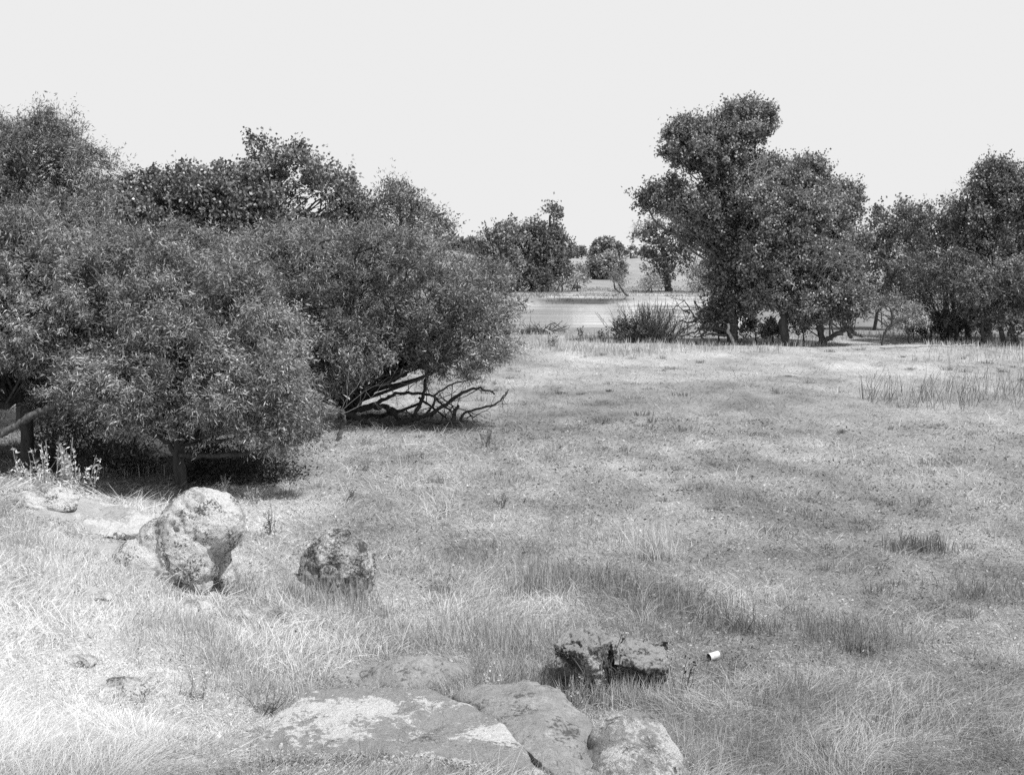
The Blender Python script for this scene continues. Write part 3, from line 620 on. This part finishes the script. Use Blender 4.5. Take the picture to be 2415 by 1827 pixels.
for (sx, sy, rx, ry, Y, lb, tn, sd) in [
    (546, 282, 8, 9, 129, 'dark round bush under the far bank clump', .09, 43),
    (562, 277, 8, 11, 130, 'soft upright bush right of the far bank clump', .14, 44),
    (577, 276, 8, 8, 131, 'fuzzy round bush leaning at the right end of the far bank clump', .15, 45),
    (651, 284, 8, 5, 127, 'pale low bush left of the forked far tree', .19, 46),
    (702, 280, 12, 10, 127, 'rounded bush beside the leaning far trunk', .13, 47),
    (722, 284, 9, 8, 126, 'bush partly hidden behind the tallest cottonwood trunk', .12, 48)]:
    b = gx(sx, Y); k = Y/F
    far_tree('far_bush', lb, b, [(sx, sy, rx, ry, Y, rx*k*.8), (sx-rx*.3, sy+ry*.4, rx*.6, ry*.6, Y, rx*k*.6), (sx+rx*.3, sy-ry*.2, rx*.6, ry*.7, Y, rx*k*.6)],
        [b, P(sx, sy, Y)], .5, (.2, .1), tn, sd, 1.0, .1, limbs=[([gx(sx-6, Y), P(sx, sy+2, Y)], .1, .05)])
b = gx(667, 130)
far_tree('far_cottonwood', 'far bank tree with dead twigs on its left top, seen left of the tallest cottonwood', b,
    [(650, 238, 10, 12, 130, 1.2), (668, 238, 13, 14, 130, 1.6), (685, 240, 16, 20, 130, 2), (664, 256, 14, 14, 130, 1.6), (668, 275, 10, 12, 130, 1.2), (700, 250, 16, 22, 130, 2), (656, 272, 8, 8, 130, .9), (658, 225, 5, 5, 130, .5), (684, 225, 8, 8, 130, .9)],
    [b, P(667, 278, 130), P(664, 255, 130), P(662, 235, 130)], .95, seed=49, tn=.095, r0=.4, limbs=[([gx(719, 130), P(710, 284, 130), P(700, 275, 130), P(692, 268, 130)], .35, .2), ([P(700, 276, 130), P(703, 262, 130)], .15, .1)])
def foot(px, py): return at(px, py)
b = foot(606, 279); Yb = b[1]
far_tree('oak_tree', 'lone round oak halfway up the far slope', b,
    [(606, 266, 14, 9, Yb, 2.2), (597, 270, 9, 6, Yb, 1.6), (616, 270, 8, 7, Yb, 1.5), (607, 274, 12, 5, Yb, 1.8)], [b, P(606, 268, Yb)], .7, (.36, .26), .13, 50, 1.1, .3, limbs=[([b, P(598, 272, Yb)], .2, .1)])
b = foot(628, 296); Yb = b[1]
far_tree('leaning_tree', 'thin leaning two-stemmed tree at the foot of the slope', b,
    [(618, 281, 4, 6, Yb, .5), (613, 277, 2, 3, Yb, .2)], [b, P(623, 291, Yb), P(619, 284, Yb)], .25, (.12, .08), .13, 51, .8, .1,
    limbs=[([foot(620, 293), P(615, 287, Yb), P(613, 278, Yb)], .1, .05), ([foot(624, 299), P(627, 296, Yb), P(631, 297, Yb), foot(634, 299)], .08, .05)])
OAKS = [(457, 250, [(455, 244, 8, 5), (462, 246, 5, 4)], 'spreading hilltop oak at the left end of the skyline'),
        (475, 251, [(475, 244, 9, 6.5), (470, 247, 6, 4)], 'dense dome-shaped hilltop oak left of the far bank clump'),
        (577, 256, [(577, 252, 7.5, 4), (571, 253, 4, 3)], 'small isolated round oak on the skyline centre'),
        (607, 258, [(603, 248, 9, 7.5), (611, 249, 8, 6), (596, 252, 5, 4.5), (617, 252, 4, 4.5), (607, 243, 5, 3.5)], 'largest hilltop oak, in the middle of the skyline'),
        (630, 258, [(630, 252, 4, 4.5), (633, 254, 3, 3)], 'hilltop oak joined to the right of the largest one'),
        (645, 258, [(645, 252, 4, 4), (651, 254, 5, 3.5)], 'low hilltop oak at the right end of the skyline')]
for i, (px, py, es, lb) in enumerate(OAKS):
    Yb = 345.0; b = gx(px, Yb)
    q = P(px, py, Yb); dz = b[2]-q[2]
    e2 = [(x, y, rx, ry, Yb, rx*Yb/F*.8) for x, y, rx, ry in es]
    e2.append((px, py-2.0, es[0][2]*.9, 2.2, Yb, es[0][2]*Yb/F*.6))
    far_tree('oak_tree', lb, b, e2, [b, P(px, es[0][1], Yb)], .9, (.55, .4), .13, 60+i, 1.0, .4, group='oaks along the hilltop', nl=9, nt_=8)

# ------------------------------------------------------------------ dead wood and stems
def single(name, label, cat, tb, mat, loc, group=None):
    o = tb.build(name, mat, None, loc=loc); return tag(o, label, cat, group)

# twiggy shrub in mid distance (upright shoots)
rg = np.random.default_rng(90); Yp = 55.0; b = gx(648, Yp)
root = empty('twiggy_shrub', b, 'upright twiggy grey shrub at the river edge, left of the tallest cottonwood', 'shrub'); tb = Tubes(); LP, LD = [], []
for i in range(300):
    a = rg.normal()*.5; o_ = b+np.array([rg.normal()*.5, rg.normal()*.35, 0]); L = rg.uniform(.7, 2.15)*(1-.25*min(abs(a), 1.5))
    dd = unit(np.array([a+(o_[0]-b[0])*.25, rg.normal()*.25, 1])); pts = [o_]
    for j in range(5): dd = unit(dd+rg.normal(size=3)*.08); pts.append(pts[-1]+dd*L/5)
    tb.add(pts, .011, .006, 4); pts = np.array(pts)
    if rg.random() < .5: spray(tb, pts[3], unit(dd+rg.normal(size=3)*.4), L*.3, .008, 1, rg)
    for j in range(8):
        t = rg.uniform(.1, .9)**1.5*5; k = min(int(t), 4); LP.append(pts[k]+(pts[k+1]-pts[k])*(t-k)+rg.normal(size=3)*.03); LD.append(unit(dd+rg.normal(size=3)*.6))
tb.build('stems', bark_mat('shrub_bark', .12, .3), root, loc=b); V, A = leaf_quads(np.array(LP), np.array(LD), rg.uniform(.08, .16, len(LP)), rg.uniform(.02, .035, len(LP)), rg.uniform(.12, .42, len(LP)), rg)
mesh_np('foliage', V, quads_of(len(V)), M_weed, root, A, loc=b)

# dead branch tangle left of tallest cottonwood
rg = np.random.default_rng(91); tb = Tubes(); Y = 53.5; b = gx(720, Y)
for pts in [[(735, 335), (715, 328), (700, 330), (688, 334), (676, 336)], [(725, 330), (710, 320), (698, 318), (690, 310), (685, 300)], [(712, 326), (704, 334), (694, 337)], [(700, 318), (690, 322), (680, 320)],
            [(705, 328), (700, 322), (690, 326), (683, 330)], [(726, 335), (712, 334), (700, 336)], [(690, 312), (683, 310)], [(738, 325), (722, 322), (712, 312), (708, 303)], [(712, 312), (700, 308), (694, 300)]]:
    q = [P(x, y, Y+rg.normal()*.2) for x, y in pts]; tb.add(smooth_path(q, 5, .02, rg), .06, .02, 5)
    for j in range(3): spray(tb, q[-1-(j % 2)], unit(rg.normal(size=3)*[1, .4, .6]), .7, .018, 1, rg)
single('fallen_branch', 'tangle of dark dead branches reaching left from the tallest cottonwood', 'branch', tb, M_deaddark, b)
# pale bent stump
tb = Tubes(); Y = 52.3; b = gx(731, Y); q = [gx(734, Y), P(731, 336, Y), P(728, 331, Y), P(729, 327, Y), P(728, 323, Y)]
tb.add(smooth_path(q, 5), .07, .05, 7, gnarl=.1); single('bent_stump', 'white bleached bent stump at the foot of the tallest cottonwood', 'stump', tb, M_dead, b)
tb = Tubes(); Y = 50.6; q = [P(880+(x-1900)*.463, y, Y) for x, y in [(1900, 344), (1960, 343), (2040, 341), (2090, 341), (2110, 343)]]
q = [np.array([p[0], p[1], ground(p[0], p[1])+.1]) for p in q]; tb.add(smooth_path(q, 5, .02), .04, .03, 6); single('fallen_log', 'long thin bleached log lying in front of the right grove', 'log', tb, M_dead, q[0])
# driftwood pile by the river
rg = np.random.default_rng(92); b = at(538, 334); Y = b[1]; tb = Tubes()
for i in range(110):
    o_ = b+np.array([rg.normal()*.45, rg.normal()*.25, rg.uniform(-.05, .22)]); d = unit(rg.normal(size=3)*[1, .6, .12]); spray(tb, o_, d, rg.uniform(.3, .8), .03, 1, rg, .3)
for q in [[P(545, 334, Y), P(549, 329, Y), P(551, 325, Y)]]: tb.add(smooth_path(q, 4), .06, .03, 5)
single('driftwood_pile', 'heap of dark driftwood on the near river bank', 'driftwood', tb, M_deaddark, b)
tb = Tubes(); tb.add(smooth_path([P(545, 329, Y-.5), P(551, 332, Y-.5), P(556, 336, Y-.5)], 4), .045, .03, 5); single('driftwood_branch', 'bleached branch leaning on the driftwood heap', 'branch', tb, M_dead, b)
tb = Tubes(); q = at(577, 289); tb.add(smooth_path([q+[-.4, 0, .2], q+[0, 0, .3], q+[.45, 0, .22]], 4), .2, .16, 8, gnarl=.1)
for x in (-.3, -.1, .3): tb.add([q+[x, 0, .2], q+[x+.05, 0, -.05]], .06, .04, 5)
single('fallen_log', 'short dark log lying on the far bank right of the bushes', 'log', tb, M_bark, q)
# dead snag
rg = np.random.default_rng(93); Y = 57; b = gx(966, Y); tb = Tubes(); tb.add(smooth_path([b, P(966, 260, Y), P(967, 232, Y), P(964, 208, Y)], 6, .03, rg), .15, .04, 6)
for i in range(26):
    py = rg.uniform(198, 235); p = P(965+rg.normal()*1.2, py, Y); spray(tb, p, unit(np.array([rg.normal()*.9, rg.normal()*.4, .7])), .9, .02, 2, rg)
single('dead_snag', 'bare grey dead treetop standing between the right grove cottonwoods', 'dead tree', tb, M_dead, b)
# pale hanging vines on the right cottonwood
rg = np.random.default_rng(94); Y = 51.9; c = P(833, 262, Y); tb = Tubes()
for i in range(110):
    o_ = P(rg.normal(830, 13), rg.normal(254, 9), Y+rg.normal()*.3); d = unit(np.array([rg.normal()*.8, rg.normal()*.3, .5])); pts = [o_]
    for j in range(8): d = unit(d+np.array([rg.normal()*.12, 0, -.28])); pts.append(pts[-1]+d*.16)
    tb.add(pts, .007, .004, 4)
single('dead_vine', 'pale tangled dead vines hanging on the cottonwoods right of the tallest', 'vine', tb, bark_mat('vine_bark', .12, .28), c)
for (px, py, Y, n, s_, lb) in [(642, 229, 129.5, 16, 1.1, 'spray of bare twigs at the dead left top of the far bank tree'), (752, 175, 52.8, 14, .9, 'thin bare twigs in the notch of the tallest cottonwood')]:
    rg = np.random.default_rng(int(px)); tb = Tubes(); c = P(px, py+8, Y)
    for i in range(n): spray(tb, c+rg.normal(size=3)*.2, unit(np.array([rg.normal()*.5+(.6 if px > 700 else -.2), rg.normal()*.3, .9])), s_, .016*s_, 2, rg)
    single('bare_twigs', lb, 'twigs', tb, M_dead, c)
# far drooping twigs under F : dead shrub, twig spray
rg = np.random.default_rng(95); Y = 24.5; b = gx(333, Y); root = empty('dead_shrub', b, 'bare dead shrub with twisted dark stem and pale twig spray below the broad willow', 'shrub')
tb = Tubes(); tb.add(smooth_path([b, P(333, 452, Y), P(340, 434, Y), P(344, 420, Y), P(342, 410, Y)], 6, .015, rg), .05, .03, 6, gnarl=.12); tb.build('stem', M_bark, root, loc=b)
tb = Tubes(); c = P(344, 412, Y)
for i in range(9): spray(tb, c+rg.normal(size=3)*.05, unit(np.array([rg.normal()*.9-.1, rg.normal()*.5, .75])), .95, .006, 2, rg)
tb.build('twigs', bark_mat('grey_twigs', .12, .3), root, loc=b)
# log leaning at left and dry vine weeds hanging from it
Y = 20.3; tb = Tubes(); q = [P(0, 436, Y), P(17, 424, Y), P(40, 411, Y), P(62, 403, Y), P(70, 399, Y+.2)]
rg = np.random.default_rng(96); tb.add(smooth_path(q, 6, .01, rg), .06, .055, 8, gnarl=.1); single('leaning_log', 'rough sunlit log propped at a slant in the left shade', 'log', tb, bark_mat('grey_log_bark', .03, .22, 22), q[2])

def weed(name, label, cat, base, n, h, spreadx, tn, leaf=(.05, .02), nlf=22, seed=0, stemr=.006, lean=.25, mat=None, head=False, mats=None, stem_t=.3, spready=None):
    rg = np.random.default_rng(seed); root = empty(name, base, label, cat); tb = Tubes(); LP, LD = [], []
    for i in range(n):
        o_ = base+np.array([rg.normal()*spreadx, rg.normal()*(spready if spready is not None else spreadx*.6), 0]); o_[2] = ground(o_[0], o_[1])-.02 if abs(base[2]-ground(base[0], base[1])) < .3 else base[2]
        L = h*rg.uniform(.5, 1.1); d = unit(np.array([rg.normal()*lean, rg.normal()*lean, 1])); pts = [o_]
        for j in range(6): d = unit(d+rg.normal(size=3)*.09); pts.append(pts[-1]+d*L/6)
        pts = np.array(pts); tb.add(pts, stemr, stemr*.5, 5)
        if rg.random() < .6: spray(tb, pts[3], unit(d+rg.normal(size=3)*.5), L*.35, stemr*.6, 1, rg)
        for j in range(nlf):
            t = rg.uniform(.2 if not head else .75, 1)*6; k = min(int(t), 5); LP.append(pts[k]+(pts[k+1]-pts[k])*(t-k)+rg.normal(size=3)*leaf[0]*.35); LD.append(unit(rg.normal(size=3)+np.array([0, 0, .2])))
    tb.build('stems', mat or M_dead, root, loc=base)
    V, A = leaf_quads(np.array(LP), np.array(LD), rg.uniform(.6, 1.3, len(LP))*leaf[0], rg.uniform(.6, 1.3, len(LP))*leaf[1], tn*rg.uniform(.5, 1.5, len(LP)), rg)
    mesh_np('foliage', V, quads_of(len(V)), M_weed, root, A, loc=base); return root
def wb(px, py): return at(px, py)
# pale dry weeds at left: stand behind the bank crest
for (px, Y, n, h, sx, lb, sd) in [(48, 16.8, 60, 1.15, .26, 'tall bleached dry weeds standing before the leaning log', 101), (4, 15.8, 14, .7, .2, 'bleached dry weeds cut by the left edge of the picture', 102), (75, 16.6, 14, .45, .2, 'shorter bleached dry weeds right of the tall ones', 103)]:
    b = gx(px, Y); weed('dry_weeds', lb, 'weeds', b, n, h, sx, .6, (.06, .026), 34, sd, .008, .1)
weed('leafy_weed', 'upright weed with pale round leaves against the right side of the weathered boulder', 'weed', wb(368, 588), 7, .42, .06, .32, (.045, .032), 45, 104, .006, .14, M_deaddark)
b = P(613, 694, Y3-.2); b[2] = ground(b[0], b[1]); weed('dark_stalk_weed', 'tall dark dried stalk in front of the split rock', 'weed', b, 7, .56, .02, .06, (.035, .02), 16, 105, .007, .07, M_deaddark)
tb = Tubes(); rg = np.random.default_rng(106); pts = [P(593, 697, Y3-.3), P(585, 678, Y3-.3), P(578, 664, Y3-.32), P(572, 658, Y3-.32), P(558, 651, Y3-.3)]
b = gx(593, Y3-.3); root = empty('bent_seedhead_weed', b, 'dark dried weed bent left with a long seed head over the split rock', 'weed'); tb.add(smooth_path([b]+pts[1:], 5), .006, .004, 5); tb.build('stem', M_deaddark, root, loc=b)
q = smooth_path(pts[3:], 30); LPp = np.repeat(q, 7, 0)+rg.normal(size=(len(q)*7, 3))*.012; V, A = leaf_quads(LPp, rdir(len(LPp), rg), rg.uniform(.02, .045, len(LPp)), rg.uniform(.01, .02, len(LPp)), rg.uniform(.03, .09, len(LPp)), rg)
mesh_np('seed_head', V, quads_of(len(V)), M_weed, root, A, loc=b)
weed('dark_stalk_weed', 'thin dark weeds standing at the right end of the split rock', 'weed', wb(684, 692), 6, .34, .05, .07, (.03, .02), 8, 107, .004, .12, M_deaddark)
for (px, py, n, h, tn, lb, sd, mt) in [
    (486, 447, 12, .45, .16, 'small dark leafy weed alone at the right end of the willow shade', 110, M_deaddark),
    (505, 508, 5, .3, .2, 'thin branched weed in open meadow right of the willow shade', 111, M_deaddark),
    (270, 535, 8, .4, .15, 'dark straggly weed behind the round-headed boulder, to its right', 112, M_deaddark),
    (350, 500, 5, .35, .12, 'leaning dark twig weed in the meadow below the dead shrub', 113, M_deaddark),
    (225, 500, 10, .42, .42, 'dry brambly weed in front of the dark willow shade', 114, M_dead),
    (255, 503, 9, .35, .42, 'pale thorny weed at the right of the dark willow shade', 115, M_dead),
    (365, 470, 10, .55, .38, 'arching pale dry weed below the bare willow limbs', 116, M_dead),
    (335, 600, 8, .3, .3, 'dry weeds growing at the foot of the weathered boulder', 117, M_dead),
    (572, 705, 9, .3, .45, 'pale flowering dry weed below the left end of the split rock', 118, M_dead),
    (520, 735, 6, .26, .5, 'pale dry weed growing from the crack of the slab', 119, M_dead),
    (495, 700, 4, .42, .55, 'tall thin pale stalk rising over the outcrop top', 120, M_dead),
    (268, 715, 9, .28, .3, 'dark tangled weed left of the big outcrop', 121, M_deaddark),
    (200, 700, 6, .4, .5, 'thin pale stalks in the lower left grass', 122, M_dead),
    (582, 338, 5, .9, .2, 'tall thin weed stalk by the near river bank', 123, M_dead),
    (552, 346, 8, .5, .25, 'dry stalks near the right edge of the broad willow by the river', 124, M_dead),
    (600, 341, 8, .5, .2, 'dry stalks halfway between broad willow and twiggy shrub', 125, M_dead),
    ]:
    b = wb(px, py); far = b[1] > 40; weed('dry_weed', lb, 'weed', b, n, h,   .04 if not far else .07, tn, (.03, .014) if not far else (.09, .05), 14, sd, .0045 if not far else .015, .3, mt)
# reeds on the right
rg = np.random.default_rng(130); LP = []; tb = Tubes(); nR = 0
for (px, py, n, sx, sy, t0) in [(955, 402, 150, 1.1, .9, .42), (930, 404, 80, 1.0, .7, .5), (895, 402, 34, .8, .6, .25), (1000, 398, 60, .9, .8, .3), (915, 388, 30, 1.2, .8, .4), (980, 380, 40, 1.5, .9, .45), (875, 400, 14, .3, .3, .15), (1040, 396, 60, 1, .8, .3)]:
    c = at(px, py)
    for i in range(n):
        x = c[0]+rg.normal()*sx*.6; y = c[1]+rg.normal()*sy; o_ = np.array([x, y, ground(x, y)]); L = rg.uniform(.2, .75); d = unit(np.array([rg.normal()*.3+.06, rg.normal()*.16, 1])); pts = [o_]
        for j in range(4): d = unit(d+rg.normal(size=3)*.07); pts.append(pts[-1]+d*L/4)
        tb.add(pts, .0065, .004, 4, float(np.clip(t0*rg.uniform(.3, 1.9), .04, .7)))
o = mesh_np('dry_reeds', np.vstack(tb.V), np.vstack(tb.Fq), M_weed, None, np.concatenate(tb.A)); tag(o, 'patch of tall dry reeds at the right side of the meadow', 'reeds', None, 'stuff')

# ------------------------------------------------------------------ tin can
def can():
    c = at(715, 661); Yc = c[1]; k = Yc/F; R = .036; L = .105
    root = empty('tin_can', c, 'open white tin can lying on its side in the meadow', 'can')
    m1, nt, out = newmat('can_white'); p = nd(nt, 'ShaderNodeBsdfPrincipled', Roughness=.35); 
    tc = nd(nt, 'ShaderNodeTexCoord'); n = noise(nt, 25, 4, .6, tc.outputs['Object']); nt.links.new(ramp(nt, n, [(.28, .12), (.36, .66)]), p.inputs['Base Color']); nt.links.new(p.outputs[0], out.inputs[0])
    m2, nt, out = newmat('can_inside'); p = nd(nt, 'ShaderNodeBsdfPrincipled', Roughness=.6); p.inputs['Base Color'].default_value = (.03, .03, .03, 1); nt.links.new(p.outputs[0], out.inputs[0])
    ax = unit(np.array([.86, .48, .1])); a = unit(np.cross(ax, [0, 0, 1])); b = np.cross(ax, a); n = 28; ang = np.arange(n)*2*math.pi/n
    o_ = c+np.array([-.055, -.0, R+.004])
    def ring(t, r): return o_+ax*t+r*(np.cos(ang)[:, None]*a+np.sin(ang)[:, None]*b)
    def lathe(name, prof, mat, parent):
        V = np.vstack([ring(t, r) for t, r in prof]); i = np.arange(len(prof)-1)[:, None]*n; j = np.arange(n)[None]; kk = (j+1) % n
        return mesh_np(name, V, np.stack([i+j, i+kk, i+n+kk, i+n+j], -1).reshape(-1, 4), mat, parent, smooth=True, loc=c)
    lathe('body', [(.003, R), (.03, R), (.034, R-.001), (.038, R), (.07, R), (.074, R-.001), (.078, R), (L, R), (L+.001, R-.002), (L-.002, R-.004), (L-.002, .0005)], m1, root)
    lathe('rim', [(.004, R-.001), (.002, R+.0015), (-.001, R+.001), (-.001, R-.001), (.003, R-.002)], m1, root)
    lathe('lining', [(.001, R-.0022), (L-.006, R-.003), (L-.006, .0005)], m2, root)
can()

# ------------------------------------------------------------------ grass
def blades(x, y, L, w, tilt, az, tn, r, zoff=0):
    n = len(x); z = zt(x, y)-.01+zoff
    b = np.stack([x, y, z], -1); st, ct = np.sin(tilt), np.cos(tilt)
    d0 = np.stack([np.cos(az)*st*.5, np.sin(az)*st*.5, ct*.6+.4], -1); d0 = unit(d0)
    d1 = np.stack([np.cos(az)*st, np.sin(az)*st, ct], -1); d2 = unit(d1-np.array([0, 0, .35])*r.uniform(0, 1, (n, 1)))
    s = unit(np.cross(d1, rdir(n, r)))*w[:, None]*.5; L = L[:, None]
    m1 = b+d0*L*.33; m2 = m1+d1*L*.37; t = m2+d2*L*.3
    V = np.stack([b-s, b+s, m1-s*.95, m1+s*.95, m2-s*.7, m2+s*.7, t], 1)
    k = np.arange(n)[:, None]*7
    q = np.stack([k+[0, 1, 3, 2], k+[2, 3, 5, 4]], 1).reshape(-1, 4); tr = (k+[4, 5, 6]).reshape(-1, 3)
    return V.reshape(-1, 3), q, tr, np.repeat(tn, 7)
c_ = P(400, 774, 5.3); ROCKFOOT.append((c_[0], 5.0, .62, 1.1, 9)); c_ = P(632, 774, Y4-.5); ROCKFOOT.append((c_[0], Y4-.5, .19, .5, 9))
def clear_rocks(x, y, L):
    keep = np.ones(len(x), bool); z = zt(x, y)
    for (cx, cy, rx, ry, top) in ROCKFOOT:
        ins = ((x-cx)/rx)**2+((y-cy)/ry)**2 < 1
        keep &= ~(ins & (z+L*.8 > top-.5))
    return keep
def grass():
    r = np.random.default_rng(200); parts = []
    def emit(x, y, L, w, tilt, az, tn):
        k = clear_rocks(x, y, L); parts.append(blades(x[k], y[k], L[k], w[k], tilt[k], az[k], tn[k], r))
    # carpet, even per unit of view angle
    N = 640000; u = r.uniform(-.50, .50, N); y = 1/r.uniform(1/60., 1/4.6, N); x = u*y
    flat = ss(.72+.8*n2(x, y, 1.7, 81, 2)+.25*ss((y-11)/6)+.3*ss((x-.2)/1.2)); dens = n2(x, y, .7, 83, 2)
    lush = ss((2.0-x)/3)*ss((13-y)/4); L = r.uniform(.035, .125, N)*(1+.5*dens)*(1.15-.25*flat)*(1+.1*lush)*(1+.012*y)*np.where(x > .5, .85, 1); w = np.maximum(.0015, y*.0003)*r.uniform(.7, 1.5, N)
    tilt = np.radians(24+50*flat+r.normal(size=N)*(24-8*flat)); az = n2(x, y, .9, 87, 2)*6+r.normal(size=N)*1.1
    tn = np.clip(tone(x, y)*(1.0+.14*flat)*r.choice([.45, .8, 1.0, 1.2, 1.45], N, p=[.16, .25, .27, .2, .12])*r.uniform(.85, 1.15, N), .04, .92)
    emit(x, y, L, w, tilt, az, tn)
    # small flakes of litter and leaf, giving the matted ground its speckle
    N = 190000; u = r.uniform(-.5, .5, N); y = 1/r.uniform(1/28., 1/4.6, N); x = u*y; pk = n2(x, y, .22, 113, 2)
    k = clear_rocks(x, y, np.full(N, .05)); x = x[k]; y = y[k]; pk = pk[k]; N = len(x)
    p_ = np.stack([x, y, zt(x, y)+r.uniform(.0, .045, N)+.0004*y], -1); d_ = rdir(N, r); d_[:, 2] *= .45; d_ = unit(d_)
    sz = np.maximum(.02, .0022*y)*r.uniform(.6, 1.6, N)
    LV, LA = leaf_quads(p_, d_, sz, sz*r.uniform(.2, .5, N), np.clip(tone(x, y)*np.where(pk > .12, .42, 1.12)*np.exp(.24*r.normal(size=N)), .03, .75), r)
    # long pale straw, lying in swirls
    N = 100000; u = r.uniform(-.5, .5, N); y = 1/r.uniform(1/30., 1/5., N); x = u*y; k = n2(x, y, 1.9, 91, 2) > .12; x = x[k]; y = y[k]; N = len(x)
    emit(x, y, r.uniform(.15, .4, N), np.maximum(.0016, y*.0003)*r.uniform(.7, 1.2, N), np.radians(68+r.normal(size=N)*16), n2(x, y, 1.1, 93, 2)*5+r.normal(size=N)*.6, np.clip(tone(x, y)*r.uniform(1.0, 1.8, N), .2, .9))
    # tufts
    NT = 1100; u = r.uniform(-.5, .5, NT); ty = 1/r.uniform(1/58., 1/5., NT); tx = u*ty; dk = r.random(NT) < .5
    hh = r.uniform(.04, .17, NT); nb = 60
    i = np.repeat(np.arange(NT), nb); N = len(i); rad = .07*r.uniform(.5, 2.2, NT)
    x = tx[i]+r.normal(size=N)*rad[i]; y = ty[i]+r.normal(size=N)*rad[i]
    az = np.arctan2(y-ty[i], x-tx[i])+r.normal(size=N)*.5
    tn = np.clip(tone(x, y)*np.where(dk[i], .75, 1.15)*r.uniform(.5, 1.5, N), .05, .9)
    emit(x, y, hh[i]*r.uniform(.5, 1.2, N), np.maximum(.0025, y*.0004)*r.uniform(.7, 1.3, N), np.radians(np.abs(r.normal(size=N))*24+4), az, tn)
    # chosen clumps: (px,py,n,h,rad,tone)
    for (px, py, n, h, rad, t) in [(655, 558, 300, .5, .14, .62), (640, 545, 260, .25, .35, .6), (540, 590, 500, .38, .22, .42), (600, 585, 500, .2, .4, .26), (650, 600, 500, .22, .4, .28), (700, 612, 500, .22, .35, .24), (725, 626, 200, .14, .2, .2),
                                   (745, 632, 200, .18, .12, .15), (860, 652, 150, .1, .09, .08), (845, 640, 500, .26, .3, .3), (985, 595, 400, .18, .3, .26), (920, 550, 500, .25, .2, .22), (360, 610, 500, .32, .25, .4), (470, 640, 600, .36, .3, .48),
                                   (540, 650, 600, .34, .3, .45), (230, 588, 400, .26, .15, .4), (120, 470, 300, .2, .4, .5), (800, 700, 500, .22, .35, .34), (900, 720, 500, .26, .4, .34), (770, 745, 500, .22, .4, .38), (690, 760, 500, .3, .2, .45),
                                   (575, 770, 500, .4, .15, .5), (590, 700, 500, .25, .15, .45), (640, 700, 500, .22, .18, .5), (620, 702, 400, .24, .15, .5), (560, 690, 300, .2, .1, .15), (300, 600, 400, .25, .15, .45), (210, 640, 500, .2, .3, .5), (260, 690, 500, .2, .25, .5)]:
        c = at(px, py); x = c[0]+r.normal(size=n)*rad; y = c[1]+r.normal(size=n)*rad*.8
        emit(x, y, h*r.uniform(.4, 1.2, n), np.maximum(.0025, y*.0004)*r.uniform(.7, 1.3, n), np.radians(np.abs(r.normal(size=n))*20+4), r.uniform(0, 6.3, n), np.clip(t*r.uniform(.5, 1.6, n), .03, .9))
    # fringe of taller grass at the far edge of the meadow
    N = 26000; u = r.uniform(-.5, .5, N); y = r.uniform(44, 62, N); x = u*y; k = n2(x, y, 5, 97, 2) > -.15; x = x[k]; y = y[k]; N = len(x)
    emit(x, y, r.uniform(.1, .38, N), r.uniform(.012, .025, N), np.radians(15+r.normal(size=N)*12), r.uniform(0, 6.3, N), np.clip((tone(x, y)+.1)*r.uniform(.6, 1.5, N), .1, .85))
    # far bank scrub grass
    N = 26000; u = r.uniform(-.1, .45, N); y = r.uniform(107, 150, N); x = u*y; k = n2(x, y*.5, 4, 98, 2) > .0; x = x[k]; y = y[k]; N = len(x)
    emit(x, y, r.uniform(.06, .2, N), r.uniform(.04, .08, N), np.radians(20+r.normal(size=N)*14), r.uniform(0, 6.3, N), np.clip(tone(x, y)*r.uniform(.5, 1.3, N), .1, .85))
    off = len(LV); Vs, Q, Tt, A = [LV], [quads_of(len(LV))], [], [LA]
    for V, q, t, a in parts: Vs.append(V); Q.append(q+off); Tt.append(t+off); A.append(a); off += len(V)
    o = mesh_np('grass', np.vstack(Vs), [np.vstack(Q), np.vstack(Tt)], M_grass, None, np.concatenate(A)); tag(o, 'dry matted meadow grass covering the ground', 'grass', None, 'stuff')
    print('grass verts', off)
grass()
tot = sum(len(o.data.polygons) for o in bpy.data.objects if o.type == 'MESH'); print('POLYS', tot, 'script', time.time()-T0)
for o in bpy.data.objects:
    if o.type == 'MESH' and len(o.data.polygons) > 60000: print(o.name, o.parent and o.parent.name, len(o.data.polygons))
